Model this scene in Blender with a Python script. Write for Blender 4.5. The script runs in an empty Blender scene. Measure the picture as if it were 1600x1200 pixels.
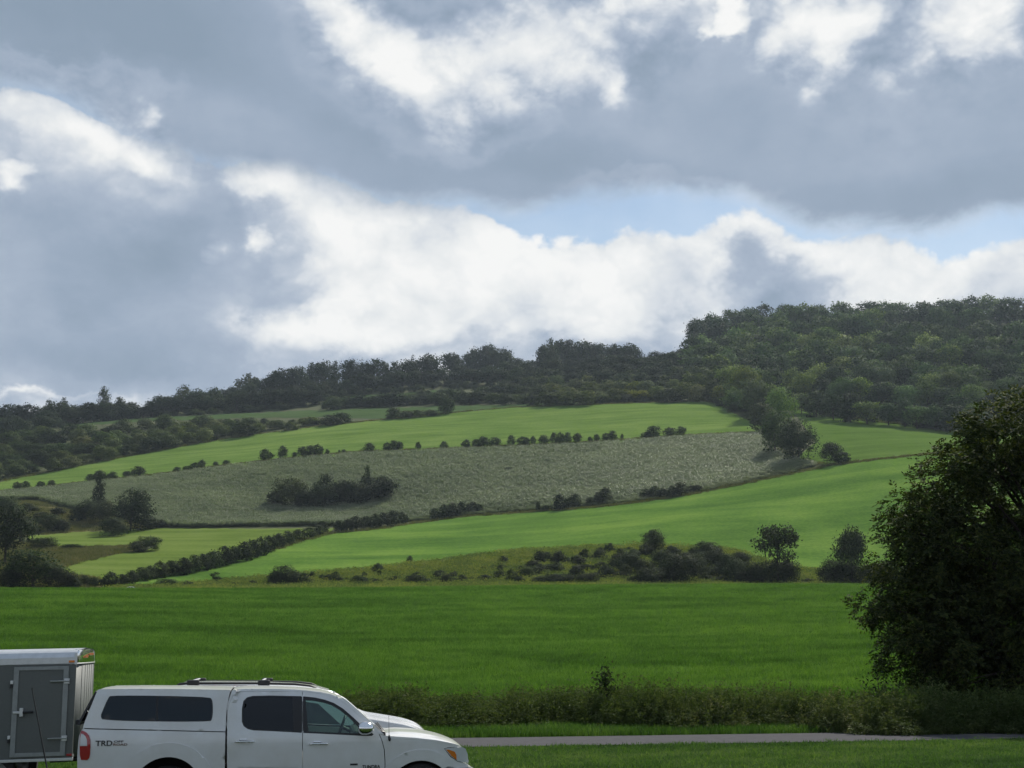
import bpy, math, random
import numpy as np
from mathutils import Vector, Matrix
from mathutils.geometry import delaunay_2d_cdt
R = math.radians
random.seed(7)
rng = np.random.default_rng(7)
scene = bpy.context.scene
C = scene.collection

# ------------------------------------------------------------------ camera, sky, sun, exposure
EYE = 2.55                      # height of the lens above the parking ground
FPX = 2000.0                    # focal length in photo pixels (photo 1600 x 1200)
PITCH = math.atan(405 / 2000.0)
cam_d = bpy.data.cameras.new('camera')
cam = bpy.data.objects.new('camera', cam_d)
C.objects.link(cam)
cam.location = (0, 0, EYE)
cam.rotation_euler = (R(90) + PITCH, 0, 0)
cam_d.sensor_fit = 'HORIZONTAL'
cam_d.sensor_width = 36
cam_d.lens = 36 * FPX / 1600
cam_d.clip_start = 0.1
cam_d.clip_end = 20000
scene.camera = cam
scene.view_settings.view_transform = 'Standard'
scene.view_settings.look = 'None'
scene.view_settings.gamma = 1
scene.view_settings.use_curve_mapping = False
scene.view_settings.exposure = 0.52
EXPK = 2 ** -0.52
SUN_EL, SUN_AZ = 47.0, 28.0     # in front of the camera, to the right
SUN_STRENGTH = 4.2
scene.cycles.max_bounces = 5
scene.cycles.diffuse_bounces = 2
scene.cycles.glossy_bounces = 2
scene.cycles.transmission_bounces = 2
scene.cycles.transparent_max_bounces = 8
scene.cycles.volume_bounces = 0
scene.cycles.use_adaptive_sampling = True
scene.cycles.adaptive_threshold = 0.025

sun_d = bpy.data.lights.new('sun', 'SUN')
sun_d.energy = SUN_STRENGTH
sun_d.angle = R(0.6)
sun_d.color = (1.0, 0.94, 0.84)
sun = bpy.data.objects.new('sun', sun_d)
C.objects.link(sun)
sd = Vector((math.sin(R(SUN_AZ)) * math.cos(R(SUN_EL)), math.cos(R(SUN_AZ)) * math.cos(R(SUN_EL)), math.sin(R(SUN_EL))))
sun.rotation_euler = sd.to_track_quat('Z', 'Y').to_euler()
sun.location = sd * 60

CP, SP = math.cos(PITCH), math.sin(PITCH)
def ray(px, py):
    """photo pixel -> azimuth (radians, 0 = +Y, right positive) and slope (rise over horizontal run)"""
    cx = (np.asarray(px, float) - 800) / FPX
    cy = (600 - np.asarray(py, float)) / FPX
    fy = CP - cy * SP
    up = SP + cy * CP
    return np.arctan2(cx, fy), up / np.hypot(cx, fy)
def on_plane(px, py, Y):
    """point of the vertical plane y = Y seen at a photo pixel -> (x, z)"""
    cx = (px - 800) / FPX; cy = (600 - py) / FPX
    k = Y / (CP - cy * SP)
    return cx * k, EYE + (SP + cy * CP) * k
def project(x, y, z):
    zz = np.asarray(z) - EYE
    dep = y * CP + zz * SP
    return 800 + FPX * x / dep, 600 - FPX * (-y * SP + zz * CP) / dep

# ---- world: clear Nishita blue behind, broken cumulus laid out by direction
def build_world():
    w = bpy.data.worlds.new('World')
    scene.world = w
    w.use_nodes = True
    nt = w.node_tree
    N, L = nt.nodes, nt.links
    N.clear()
    out = N.new('ShaderNodeOutputWorld')
    tc = N.new('ShaderNodeTexCoord')
    def math_(op, a, b=None, c=None, clamp=False):
        n = N.new('ShaderNodeMath'); n.operation = op; n.use_clamp = clamp
        for i, v in enumerate((a, b, c)):
            if v is None: continue
            if isinstance(v, (int, float)): n.inputs[i].default_value = v
            else: L.new(v, n.inputs[i])
        return n.outputs[0]
    def noise(vec, scale, detail, rough=0.55, dist=0.0):
        n = N.new('ShaderNodeTexNoise')
        n.inputs['Scale'].default_value = scale; n.inputs['Detail'].default_value = detail
        n.inputs['Roughness'].default_value = rough; n.inputs['Distortion'].default_value = dist
        L.new(vec, n.inputs['Vector'])
        return n
    sep = N.new('ShaderNodeSeparateXYZ'); L.new(tc.outputs['Generated'], sep.inputs[0])
    az = math_('ARCTAN2', sep.outputs[0], sep.outputs[1])
    el = math_('ARCSINE', sep.outputs[2])
    comb = N.new('ShaderNodeCombineXYZ'); L.new(az, comb.inputs[0]); L.new(el, comb.inputs[1])
    # noise lives on the direction itself, squeezed upward: cloud bases lie flat near the horizon
    st = N.new('ShaderNodeMapping'); st.inputs['Scale'].default_value = (1.0, 1.0, 1.35)
    st.inputs['Location'].default_value = (3.1, 1.7, 0.4)
    L.new(tc.outputs['Generated'], st.inputs[0])
    warp1 = noise(st.outputs[0], 6.0, 7, 0.58)
    warp2 = noise(st.outputs[0], 22.0, 4, 0.6)
    def vadd(a, b, s):
        sub = N.new('ShaderNodeVectorMath'); sub.operation = 'SUBTRACT'
        L.new(b, sub.inputs[0]); sub.inputs[1].default_value = (0.5, 0.5, 0.5)
        sc = N.new('ShaderNodeVectorMath'); sc.operation = 'SCALE'; sc.inputs['Scale'].default_value = s
        L.new(sub.outputs[0], sc.inputs[0])
        ad = N.new('ShaderNodeVectorMath'); ad.operation = 'ADD'
        L.new(a, ad.inputs[0]); L.new(sc.outputs[0], ad.inputs[1])
        return ad.outputs[0]
    wv = vadd(vadd(comb.outputs[0], warp1.outputs['Color'], 0.13), warp2.outputs['Color'], 0.03)
    soft = vadd(comb.outputs[0], warp1.outputs['Color'], 0.07)
    def blob(vec, px, py, rx, ry, rot):
        a, s = ray(px, py)
        m = N.new('ShaderNodeMapping'); m.vector_type = 'TEXTURE'
        m.inputs['Location'].default_value = (float(a), math.atan(float(s)), 0)
        m.inputs['Rotation'].default_value = (0, 0, R(rot))
        m.inputs['Scale'].default_value = (rx / FPX, ry / FPX, 1)
        L.new(vec, m.inputs[0])
        g = N.new('ShaderNodeTexGradient'); g.gradient_type = 'SPHERICAL'
        L.new(m.outputs[0], g.inputs[0])
        return g.outputs['Fac']
    def total(vec, rows, start):
        acc = start
        for (px, py, rx, ry, rot, amp) in rows:
            acc = math_('MULTIPLY_ADD', blob(vec, px, py, rx, ry, rot), amp, acc)
        return acc
    def curve(rows):
        """elevation of a cloud edge along the azimuth"""
        n = N.new('ShaderNodeFloatCurve'); c = n.mapping.curves[0]
        pts = sorted((float((ray(px, py)[0]) + 1) / 2, math.atan(float(ray(px, py)[1])) / .6) for px, py in rows)
        c.points[0].location = (0, pts[0][1]); c.points[1].location = (1, pts[-1][1])
        for q in pts: c.points.new(*q)
        n.mapping.update()
        L.new(math_('MULTIPLY_ADD', az, .5, .5, True), n.inputs[1])
        return math_('MULTIPLY', n.outputs[0], .6)
    def smooth(v, lo, hi):
        m = N.new('ShaderNodeMapRange'); m.interpolation_type = 'SMOOTHSTEP'; L.new(v, m.inputs[0])
        m.inputs[1].default_value = lo; m.inputs[2].default_value = hi; return m.outputs[0]
    def centred(nz, k): return math_('MULTIPLY', math_('SUBTRACT', nz.outputs['Fac'], 0.5), k)
    big = noise(st.outputs[0], 2.6, 4, 0.5)
    med = noise(st.outputs[0], 13.0, 9, 0.62, 0.3)
    fine = noise(st.outputs[0], 34.0, 8, 0.6, 0.2)
    vor = N.new('ShaderNodeTexVoronoi'); vor.feature = 'SMOOTH_F1'; vor.inputs['Scale'].default_value = 15; vor.inputs['Detail'].default_value = 3.5; vor.inputs['Roughness'].default_value = .6; vor.inputs['Smoothness'].default_value = .35
    L.new(vadd(st.outputs[0], warp1.outputs['Color'], .10), vor.inputs['Vector'])
    puff = math_('MULTIPLY_ADD', vor.outputs['Distance'], -1.0, 0.62)
    def ramp(fac, stops):
        r = N.new('ShaderNodeValToRGB'); L.new(fac, r.inputs[0]); cr = r.color_ramp
        while len(cr.elements) < len(stops): cr.elements.new(0.5)
        for e, (p, c) in zip(cr.elements, stops): e.position = p; e.color = (*c, 1)
        return r.outputs[0]
    tones = [(0.0, (0.25, 0.325, 0.42)), (0.20, (0.31, 0.385, 0.495)), (0.36, (0.385, 0.455, 0.565)), (0.50, (0.50, 0.56, 0.65)),
             (0.64, (0.67, 0.71, 0.76)), (0.80, (0.81, 0.83, 0.84)), (1.0, (0.93, 0.93, 0.92))]
    # far bank of cumulus
    lb = total(wv, CLOUD_BANK, math_('MULTIPLY_ADD', math_('SUBTRACT', big.outputs['Fac'], 0.5), 0.2, 0.80))
    gate = smooth(lb, .25, .75)
    lb = math_('ADD', lb, centred(med, .34)); lb = math_('ADD', lb, centred(fine, .16))
    lb = math_('MULTIPLY_ADD', puff, math_('MULTIPLY_ADD', gate, .36, .06), lb)
    # the nearer deck above it
    ld = total(wv, CLOUD_BRIGHT, math_('MULTIPLY_ADD', math_('SUBTRACT', big.outputs['Fac'], 0.5), 0.45, 0.19))
    ld = total(soft, CLOUD_DARK, ld)
    gate2 = smooth(ld, .22, .6)
    ld = math_('MULTIPLY_ADD', math_('SUBTRACT', med.outputs['Fac'], 0.5), math_('MULTIPLY_ADD', gate2, .55, .22), ld)
    ld = math_('MULTIPLY_ADD', puff, math_('MULTIPLY', gate2, .55), ld)
    ld = math_('MULTIPLY_ADD', math_('SUBTRACT', fine.outputs['Fac'], 0.5), math_('MULTIPLY', gate2, .3), ld)
    top = curve(BANK_TOP); edge = curve(DECK_EDGE)
    top = math_('ADD', top, centred(med, .035)); top = math_('MULTIPLY_ADD', puff, .015, top); top = math_('ADD', top, centred(fine, .007))
    edge = math_('ADD', edge, centred(med, .040)); edge = math_('ADD', edge, centred(warp1, .02))
    m_bank = smooth(math_('SUBTRACT', top, el), -.002, .007)
    m_deck = smooth(math_('SUBTRACT', el, edge), -.010, .018)
    col = N.new('ShaderNodeMix'); col.data_type = 'RGBA'; L.new(m_deck, col.inputs[0]); L.new(ramp(lb, tones), col.inputs[6]); L.new(ramp(ld, tones), col.inputs[7])
    cb = N.new('ShaderNodeBackground'); L.new(col.outputs[2], cb.inputs[0]); cb.inputs[1].default_value = EXPK
    sky = N.new('ShaderNodeTexSky'); sky.sky_type = 'NISHITA'; sky.sun_disc = False
    sky.sun_elevation = R(SUN_EL); sky.sun_rotation = R(SUN_AZ)
    sky.altitude = 250; sky.air_density = 1.3; sky.dust_density = 0.4; sky.ozone_density = 0.15
    sb = N.new('ShaderNodeBackground'); L.new(sky.outputs[0], sb.inputs[0]); sb.inputs[1].default_value = 0.070
    cover = math_('MAXIMUM', m_bank, m_deck)
    cover = math_('MAXIMUM', cover, .12)
    mx = N.new('ShaderNodeMixShader')
    L.new(cover, mx.inputs[0]); L.new(sb.outputs[0], mx.inputs[1]); L.new(cb.outputs[0], mx.inputs[2])
    L.new(mx.outputs[0], out.inputs[0])
# px, py, rx, ry, turn, amount - where the lit cumulus, the shaded cloud bases and the open blue lie (turned into directions)
BANK_TOP = [(-700,210),(-300,150),(0,105),(60,110),(180,160),(300,205),(380,225),(470,222),(540,262),(620,292),(700,300),(760,312),(820,350),(900,356),(1000,340),(1080,342),(1130,316),(1200,326),(1280,356),(1350,350),(1420,362),(1480,388),(1530,380),(1600,354),(1900,330),(2300,290)]
DECK_EDGE = [(-700,190),(-300,150),(0,140),(100,142),(200,218),(300,250),(380,272),(470,284),(560,312),(620,324),(700,328),(850,326),(950,314),(1050,311),(1150,320),(1200,336),(1280,358),(1400,366),(1480,368),(1540,356),(1600,346),(1900,310),(2300,260)]
CLOUD_BANK = [
 (120,470,420,200,0,-.62),(60,330,300,90,-15,-.35),(300,350,150,120,0,-.40),(230,600,420,80,0,-.45),(330,480,260,110,0,-.25),(700,540,120,30,0,-.25),(930,565,300,40,0,-.35),
 (1215,440,120,65,0,-.75),(1010,545,200,35,0,-.25),(480,470,90,60,0,-.15),(460,355,60,50,0,-.2),(650,470,70,40,0,-.15),(1120,500,120,50,0,-.35),
 (720,440,360,130,-4,.34),(520,340,200,80,-18,.30),(620,470,160,70,0,.22),(900,430,280,90,-4,.22),(1080,390,150,60,0,.25),(1160,350,90,40,0,.2),(1290,385,140,45,-8,.32),(1460,430,220,70,0,.35),(1340,460,80,40,0,.25),
 (430,285,90,45,-15,.35),(405,408,34,34,0,.65),(348,432,30,26,0,.5),(525,475,40,55,0,.4),(480,550,200,40,10,.5),(40,640,200,12,0,.4),(70,170,160,50,-20,.35),(190,225,150,45,-15,.35),(8,285,30,30,0,.7),(560,515,120,40,0,.25)]
CLOUD_BRIGHT = [
 (760,70,520,190,5,.34),(1450,80,330,140,0,.26),(330,180,330,60,-15,.16),(1130,60,200,90,0,.12),(980,200,260,90,-20,.10),(1450,220,300,80,0,.12),
 (640,110,240,120,-20,.52),(780,110,240,130,20,.46),(890,55,280,130,12,.46),(1030,15,220,70,0,.45),(560,60,170,70,-20,.5),(700,60,160,50,0,-.15),(500,30,160,40,0,.15),
 (1240,30,150,90,0,.6),(1215,70,50,70,0,.4),(1330,40,110,60,0,.5),(1485,10,130,60,0,.6),(1585,30,110,80,0,.65),(1470,95,180,55,0,.38),(1290,100,60,50,0,.35),(1122,45,30,34,0,.85),(1095,60,20,16,0,.5),(920,130,35,35,60,.4),
 (960,290,150,22,0,.35),(1130,300,120,22,0,.3),(250,210,200,30,-30,.25),(100,120,200,22,0,.3),(60,160,200,60,-10,.6),(180,210,160,50,-15,.5)]
CLOUD_DARK = [
 (180,60,420,110,0,-.22),(520,200,420,70,-12,-.10),(1130,200,360,110,-15,-.05),(1430,310,300,50,0,-.12),(690,10,150,40,10,-.35),(880,260,330,40,-6,-.10)]
build_world()

# ------------------------------------------------------------------ materials
class Mat:
    def __init__(s, name):
        s.m = bpy.data.materials.new(name); s.m.use_nodes = True
        s.nt = s.m.node_tree; s.N = s.nt.nodes; s.L = s.nt.links
        s.N.clear(); s.out = s.N.new('ShaderNodeOutputMaterial')
    def n(s, t, **kw):
        n = s.N.new(t)
        for k, v in kw.items(): setattr(n, k, v)
        return n
    def noise(s, vec, scale, detail=4, rough=.5, dist=0):
        n = s.N.new('ShaderNodeTexNoise')
        n.inputs['Scale'].default_value = scale; n.inputs['Detail'].default_value = detail
        n.inputs['Roughness'].default_value = rough; n.inputs['Distortion'].default_value = dist
        if vec is not None: s.L.new(vec, n.inputs['Vector'])
        return n.outputs['Fac']
    def ramp(s, fac, stops):
        r = s.N.new('ShaderNodeValToRGB'); s.L.new(fac, r.inputs[0])
        while len(r.color_ramp.elements) < len(stops): r.color_ramp.elements.new(.5)
        for e, (p, c) in zip(r.color_ramp.elements, stops):
            e.position = p; e.color = (*c, 1)
        return r.outputs[0]
    def mapping(s, vec, scale=(1,1,1), rot=0):
        m = s.N.new('ShaderNodeMapping'); m.inputs['Scale'].default_value = scale; m.inputs['Rotation'].default_value = (0, 0, rot)
        s.L.new(vec, m.inputs[0]); return m.outputs[0]
    def mix(s, fac, a, b, mode='MIX'):
        m = s.N.new('ShaderNodeMix'); m.data_type = 'RGBA'; m.blend_type = mode
        for i, v in ((0, fac), (6, a), (7, b)):
            if isinstance(v, (int, float)): m.inputs[i].default_value = v
            elif isinstance(v, tuple): m.inputs[i].default_value = (*v, 1)
            else: s.L.new(v, m.inputs[i])
        return m.outputs[2]
    def bump(s, h, strength, dist):
        b = s.N.new('ShaderNodeBump'); b.inputs['Strength'].default_value = strength; b.inputs['Distance'].default_value = dist
        s.L.new(h, b.inputs['Height']); return b.outputs[0]
    def princ(s, color, rough=.6, metal=0, normal=None, coat=0, spec=.5, trans=None):
        p = s.N.new('ShaderNodeBsdfPrincipled')
        if isinstance(color, tuple): p.inputs['Base Color'].default_value = (*color, 1)
        else: s.L.new(color, p.inputs['Base Color'])
        p.inputs['Roughness'].default_value = rough; p.inputs['Metallic'].default_value = metal
        p.inputs['Coat Weight'].default_value = coat; p.inputs['Specular IOR Level'].default_value = spec
        p.inputs['Coat Roughness'].default_value = .06
        if normal is not None: s.L.new(normal, p.inputs['Normal'])
        return p
    def done(s, shader): s.L.new(shader.outputs[0], s.out.inputs[0]); return s.m

def pos(M):
    return M.n('ShaderNodeNewGeometry').outputs['Position']
def paint(name, col, rough=.35, coat=.6, dirt=True, metal=0):
    M = Mat(name); P = pos(M)
    c = col
    if dirt:
        d = M.ramp(M.noise(P, 2.2, 8, .65), [(.35, (1,1,1)), (.8, (.86,.84,.80))])
        c = M.mix(1.0, col, d, 'MULTIPLY')
    return M.done(M.princ(c, rough, metal, coat=coat))
def plain(name, col, rough=.6, metal=0, grain=60, amt=.25, spec=.5):
    M = Mat(name); P = pos(M)
    f = M.noise(P, grain, 5, .6)
    c = M.mix(1.0, col, M.ramp(f, [(.3, (1-amt,)*3), (.7, (1,1,1))]), 'MULTIPLY')
    return M.done(M.princ(c, rough, metal, spec=spec))
def glass(name, tint, see=.7, rough=.03):
    M = Mat(name)
    t = M.n('ShaderNodeBsdfTransparent'); t.inputs[0].default_value = (*[see * c for c in tint], 1)
    g = M.n('ShaderNodeBsdfGlossy'); g.inputs['Roughness'].default_value = rough; g.inputs[0].default_value = (.9,.95,1,1)
    f = M.n('ShaderNodeFresnel'); f.inputs[0].default_value = 1.5
    mx = M.n('ShaderNodeMixShader'); M.L.new(f.outputs[0], mx.inputs[0]); M.L.new(t.outputs[0], mx.inputs[1]); M.L.new(g.outputs[0], mx.inputs[2])
    return M.done(mx)
def leafy(name, cols, transl=.35, rough=.8, gloss=.08, noise_scale=.35, rnd=.35):
    """leaf material: colour varies over the crown, per object and with the object's own tint"""
    M = Mat(name); P = pos(M)
    oi = M.n('ShaderNodeObjectInfo')
    f = M.noise(P, noise_scale, 6, .7)
    geo = M.n('ShaderNodeNewGeometry')
    add = M.n('ShaderNodeMath', operation='MULTIPLY_ADD'); M.L.new(geo.outputs['Random Per Island'], add.inputs[0]); add.inputs[1].default_value = .5
    M.L.new(f, add.inputs[2])
    sub = M.n('ShaderNodeMath', operation='MULTIPLY_ADD'); M.L.new(oi.outputs['Random'], sub.inputs[0]); sub.inputs[1].default_value = rnd
    M.L.new(add.outputs[0], sub.inputs[2])
    f2 = M.n('ShaderNodeMath', operation='SUBTRACT'); M.L.new(sub.outputs[0], f2.inputs[0]); f2.inputs[1].default_value = .25 + rnd / 2
    c = M.ramp(f2.outputs[0], cols)
    c = M.mix(1.0, c, oi.outputs['Color'], 'MULTIPLY')
    p = M.princ(c, rough, spec=gloss)
    t = M.n('ShaderNodeBsdfTranslucent')
    tc = M.mix(1.0, c, (1.15, 1.25, .55), 'MULTIPLY'); M.L.new(tc, t.inputs[0])
    mx = M.n('ShaderNodeMixShader'); mx.inputs[0].default_value = transl
    M.L.new(p.outputs[0], mx.inputs[1]); M.L.new(t.outputs[0], mx.inputs[2])
    return M.done(mx)
def field_mat(name, cols, streak=(.02, .12), bump=.25, rough=.85, scale2=.9, extra=None):
    M = Mat(name); P = pos(M)
    a = M.noise(M.mapping(P, (streak[0], streak[1], .05), R(8)), 1.0, 7, .62, .4)
    b = M.noise(P, scale2, 6, .7)
    c2 = M.noise(P, .035, 3, .5)
    s = M.n('ShaderNodeMath', operation='MULTIPLY_ADD'); M.L.new(b, s.inputs[0]); s.inputs[1].default_value = .7; M.L.new(a, s.inputs[2])
    s2 = M.n('ShaderNodeMath', operation='MULTIPLY_ADD'); M.L.new(c2, s2.inputs[0]); s2.inputs[1].default_value = .5; M.L.new(s.outputs[0], s2.inputs[2])
    s3 = M.n('ShaderNodeMath', operation='SUBTRACT'); M.L.new(s2.outputs[0], s3.inputs[0]); s3.inputs[1].default_value = .6
    c = M.ramp(s3.outputs[0], cols)
    nrm = M.bump(b, bump, .5)
    p = M.princ(c, rough, normal=nrm, spec=.0)
    return M.done(p)

# ------------------------------------------------------------------ object helpers
def tag(o, label=None, cat=None, group=None, kind=None):
    if label: o['label'] = label
    if cat: o['category'] = cat
    if group: o['group'] = group
    if kind: o['kind'] = kind
    return o
def empty(name, loc, label, cat, group=None, rz=0):
    o = bpy.data.objects.new(name, None); C.objects.link(o)
    o.location = loc; o.rotation_euler = (0, 0, rz); o.empty_display_size = .3
    return tag(o, label, cat, group)
def mesh_np(name, V, F, mats=(), smooth=False, mi=None):
    me = bpy.data.meshes.new(name)
    V = np.asarray(V, np.float32); 
    if isinstance(F, np.ndarray):
        k = F.shape[1]; nf = len(F)
        me.vertices.add(len(V)); me.vertices.foreach_set('co', V.ravel())
        me.loops.add(nf * k); me.loops.foreach_set('vertex_index', F.astype(np.int32).ravel())
        me.polygons.add(nf); me.polygons.foreach_set('loop_start', np.arange(0, nf * k, k, dtype=np.int32))
        me.polygons.foreach_set('loop_total', np.full(nf, k, np.int32))
        me.update(calc_edges=True)
    else:
        me.from_pydata([tuple(map(float, v)) for v in V], [], F)
    for m in mats: me.materials.append(m)
    if mi is not None: me.polygons.foreach_set('material_index', np.asarray(mi, np.int32))
    me.polygons.foreach_set('use_smooth', np.full(len(me.polygons), smooth))
    me.update()
    return me
def link(name, me, parent=None, loc=None):
    o = bpy.data.objects.new(name, me); C.objects.link(o)
    if parent is not None: o.parent = parent
    if loc is not None: o.location = loc
    return o
class MB:
    """collects simple shapes into one mesh"""
    def __init__(s): s.V = []; s.F = []; s.S = []
    def add(s, V, F, sm=False):
        k = len(s.V); s.V += [tuple(map(float, v)) for v in V]; s.F += [tuple(i + k for i in f) for f in F]; s.S += [sm] * len(F); return s
    def box(s, x0, x1, y0, y1, z0, z1):
        V = [(x0,y0,z0),(x1,y0,z0),(x1,y1,z0),(x0,y1,z0),(x0,y0,z1),(x1,y0,z1),(x1,y1,z1),(x0,y1,z1)]
        return s.add(V, [(0,3,2,1),(4,5,6,7),(0,1,5,4),(1,2,6,5),(2,3,7,6),(3,0,4,7)])
    def tube(s, pts, rad, n=8, cap=True, flat=1.0):
        pts = [Vector(p) for p in pts]
        rad = rad if hasattr(rad, '__len__') else [rad] * len(pts)
        V = []; F = []; ref = None
        for i, p in enumerate(pts):
            t = (pts[min(i+1, len(pts)-1)] - pts[max(i-1, 0)]).normalized()
            if ref is None: ref = Vector((0,0,1)) if abs(t.z) < .9 else Vector((1,0,0))
            a = t.cross(ref).normalized(); b = a.cross(t).normalized(); ref = b
            for k in range(n):
                an = 2 * math.pi * k / n
                V.append(p + a * math.cos(an) * rad[i] + b * math.sin(an) * rad[i] * flat)
        for i in range(len(pts)-1):
            for k in range(n):
                F.append((i*n+k, i*n+(k+1) % n, (i+1)*n+(k+1) % n, (i+1)*n+k))
        s.add(V, F, True)
        if cap: s.add(V[:n], [tuple(range(n))[::-1]]); s.add(V[-n:], [tuple(range(n))])
        return s
    def lathe_y(s, cx, cz, prof, n=32):
        """profile of (radius, y) turned about an axis along Y"""
        V = []; F = []
        for (r, y) in prof:
            for k in range(n):
                an = 2*math.pi*k/n; V.append((cx + r*math.cos(an), y, cz + r*math.sin(an)))
        for i in range(len(prof)-1):
            for k in range(n): F.append((i*n+k, (i+1)*n+k, (i+1)*n+(k+1) % n, i*n+(k+1) % n))
        return s.add(V, F, True)
    def build(s, name, mat, parent=None, loc=None, smooth=None, bevel=0):
        me = bpy.data.meshes.new(name); me.from_pydata(s.V, [], s.F)
        me.materials.append(mat)
        me.polygons.foreach_set('use_smooth', [bool(x) if smooth is None else smooth for x in s.S]); me.update()
        o = link(name, me, parent, loc)
        if bevel:
            b = o.modifiers.new('bevel', 'BEVEL'); b.width = bevel; b.segments = 2; b.limit_method = 'ANGLE'; b.angle_limit = R(40)
        return o

def in_poly(P, poly):
    x, y = P[:, 0], P[:, 1]; r = np.zeros(len(P), bool)
    n = len(poly)
    for i in range(n):
        x0, y0 = poly[i]; x1, y1 = poly[(i+1) % n]
        c = ((y0 > y) != (y1 > y))
        with np.errstate(divide='ignore', invalid='ignore'):
            r ^= c & (x < (x1-x0) * (y-y0) / (y1-y0 + 1e-30) + x0)
    return r
def resample(poly, step):
    out = []
    n = len(poly)
    for i in range(n):
        a = np.array(poly[i], float); b = np.array(poly[(i+1) % n], float)
        k = max(1, int(np.ceil(np.linalg.norm(b-a) / step)))
        for j in range(k): out.append(a + (b-a) * j / k)
    return np.array(out)
def smooth_poly(poly, it=2):
    """round a closed outline by corner cutting"""
    p = [np.array(q, float) for q in poly]
    for _ in range(it):
        q = []
        for i in range(len(p)):
            a, b = p[i], p[(i+1) % len(p)]
            q += [a*.75 + b*.25, a*.25 + b*.75]
        p = q
    return [tuple(v) for v in p]
def cdt_patch(outline, holes, step, jitter=0):
    """triangulate a flat outline with holes and an even filling of inner points"""
    B = resample(outline, step); n = len(B)
    verts = [B]; edges = [(i, (i+1) % n) for i in range(n)]
    k = n; hp = []
    for h in holes:
        H = resample(h, step); m = len(H); verts.append(H); edges += [(k+i, k+(i+1) % m) for i in range(m)]; k += m; hp.append(H)
    mn, mx = B.min(0), B.max(0)
    gx = np.arange(mn[0], mx[0], step); gy = np.arange(mn[1], mx[1], step * .87)
    G = np.array([(x + (step*.5 if j % 2 else 0), y) for j, y in enumerate(gy) for x in gx]) + 1e-4
    if len(G):
        G = G[in_poly(G, B)]
        for H in hp: G = G[~in_poly(G, H)]
        allb = np.vstack(verts)
        if len(G):
            keep = np.ones(len(G), bool)
            for s in range(0, len(G), 2000):
                d = np.min(((G[s:s+2000, None, :] - allb[None]) ** 2).sum(-1), 1)
                keep[s:s+2000] = d > (step * .45) ** 2
            G = G[keep]; verts.append(G)
    A = np.vstack(verts)
    r = delaunay_2d_cdt([Vector((float(a), float(b))) for a, b in A], edges, [], 0, 1e-7)
    V = np.array([(v.x, v.y) for v in r[0]]); F = np.array(r[2])
    cen = V[F].mean(1)
    keep = in_poly(cen, B)
    for H in hp: keep &= ~in_poly(cen, H)
    F = F[keep]
    e1 = V[F[:,1]] - V[F[:,0]]; e2 = V[F[:,2]] - V[F[:,0]]
    neg = (e1[:,0]*e2[:,1] - e1[:,1]*e2[:,0]) < 0
    F[neg] = F[neg][:, ::-1]
    used = np.unique(F); mp = -np.ones(len(V), int); mp[used] = np.arange(len(used))
    return V[used], mp[F]
# ------------------------------------------------------------------ the lie of the land
# Control lines of the slope: (range from the lens, [(photo column, photo row)...]); the height field is the smooth surface through them.
CR = [(-500,923),(0,922),(400,919),(800,915),(1200,916),(1600,919),(2100,921)]
def off(c, k): return [(a, b + k) for a, b in c]
CTRL = [
 (70, [(-500,1062),(2100,1062)]), (110, [(-500,996),(2100,996)]), (160, [(-500,950),(2100,948)]),
 (212, CR), (245, off(CR, 5)), (280, off(CR, 10)), (312, off(CR, 2)),
 (370, [(-500,900),(0,888),(400,885),(800,868),(1000,858),(1200,868),(1400,880),(1600,885),(2100,890)]),
 (520, [(-500,850),(0,833),(230,824),(400,822),(640,812),(800,800),(1000,780),(1200,748),(1400,720),(1600,708),(2100,690)]),
 (640, [(-500,800),(0,768),(200,748),(400,722),(700,700),(1000,685),(1200,672),(1400,674),(1600,682),(2100,680)]),
 (760, [(-500,750),(0,725),(200,703),(400,676),(700,646),(900,634),(1100,628),(1200,634),(1400,645),(1600,655),(2100,655)]),
 (900, [(-500,705),(0,683),(200,664),(400,648),(600,636),(800,622),(1000,606),(1100,590),(1200,580),(1400,575),(1600,570),(2100,565)]),
 (1050,[(-500,675),(0,662),(150,655),(300,642),(400,626),(500,612),(650,598),(760,588),(850,585),(920,580),(1000,572),(1080,556),(1120,548),(1250,540),(1400,540),(1600,535),(2100,530)]),
 (1250,[(-500,675),(0,664),(150,656),(300,641),(400,622),(500,607),(650,594),(760,580),(850,577),(920,568),(1000,566),(1060,560),(1100,530),(1150,516),(1250,506),(1400,503),(1600,498),(2100,492)]),
]
AZ = np.radians(np.linspace(-50, 50, 401))
LD = np.concatenate([np.linspace(math.log(2), math.log(1250), 900), np.linspace(math.log(1250)+.02, math.log(9000), 60)])
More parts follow.
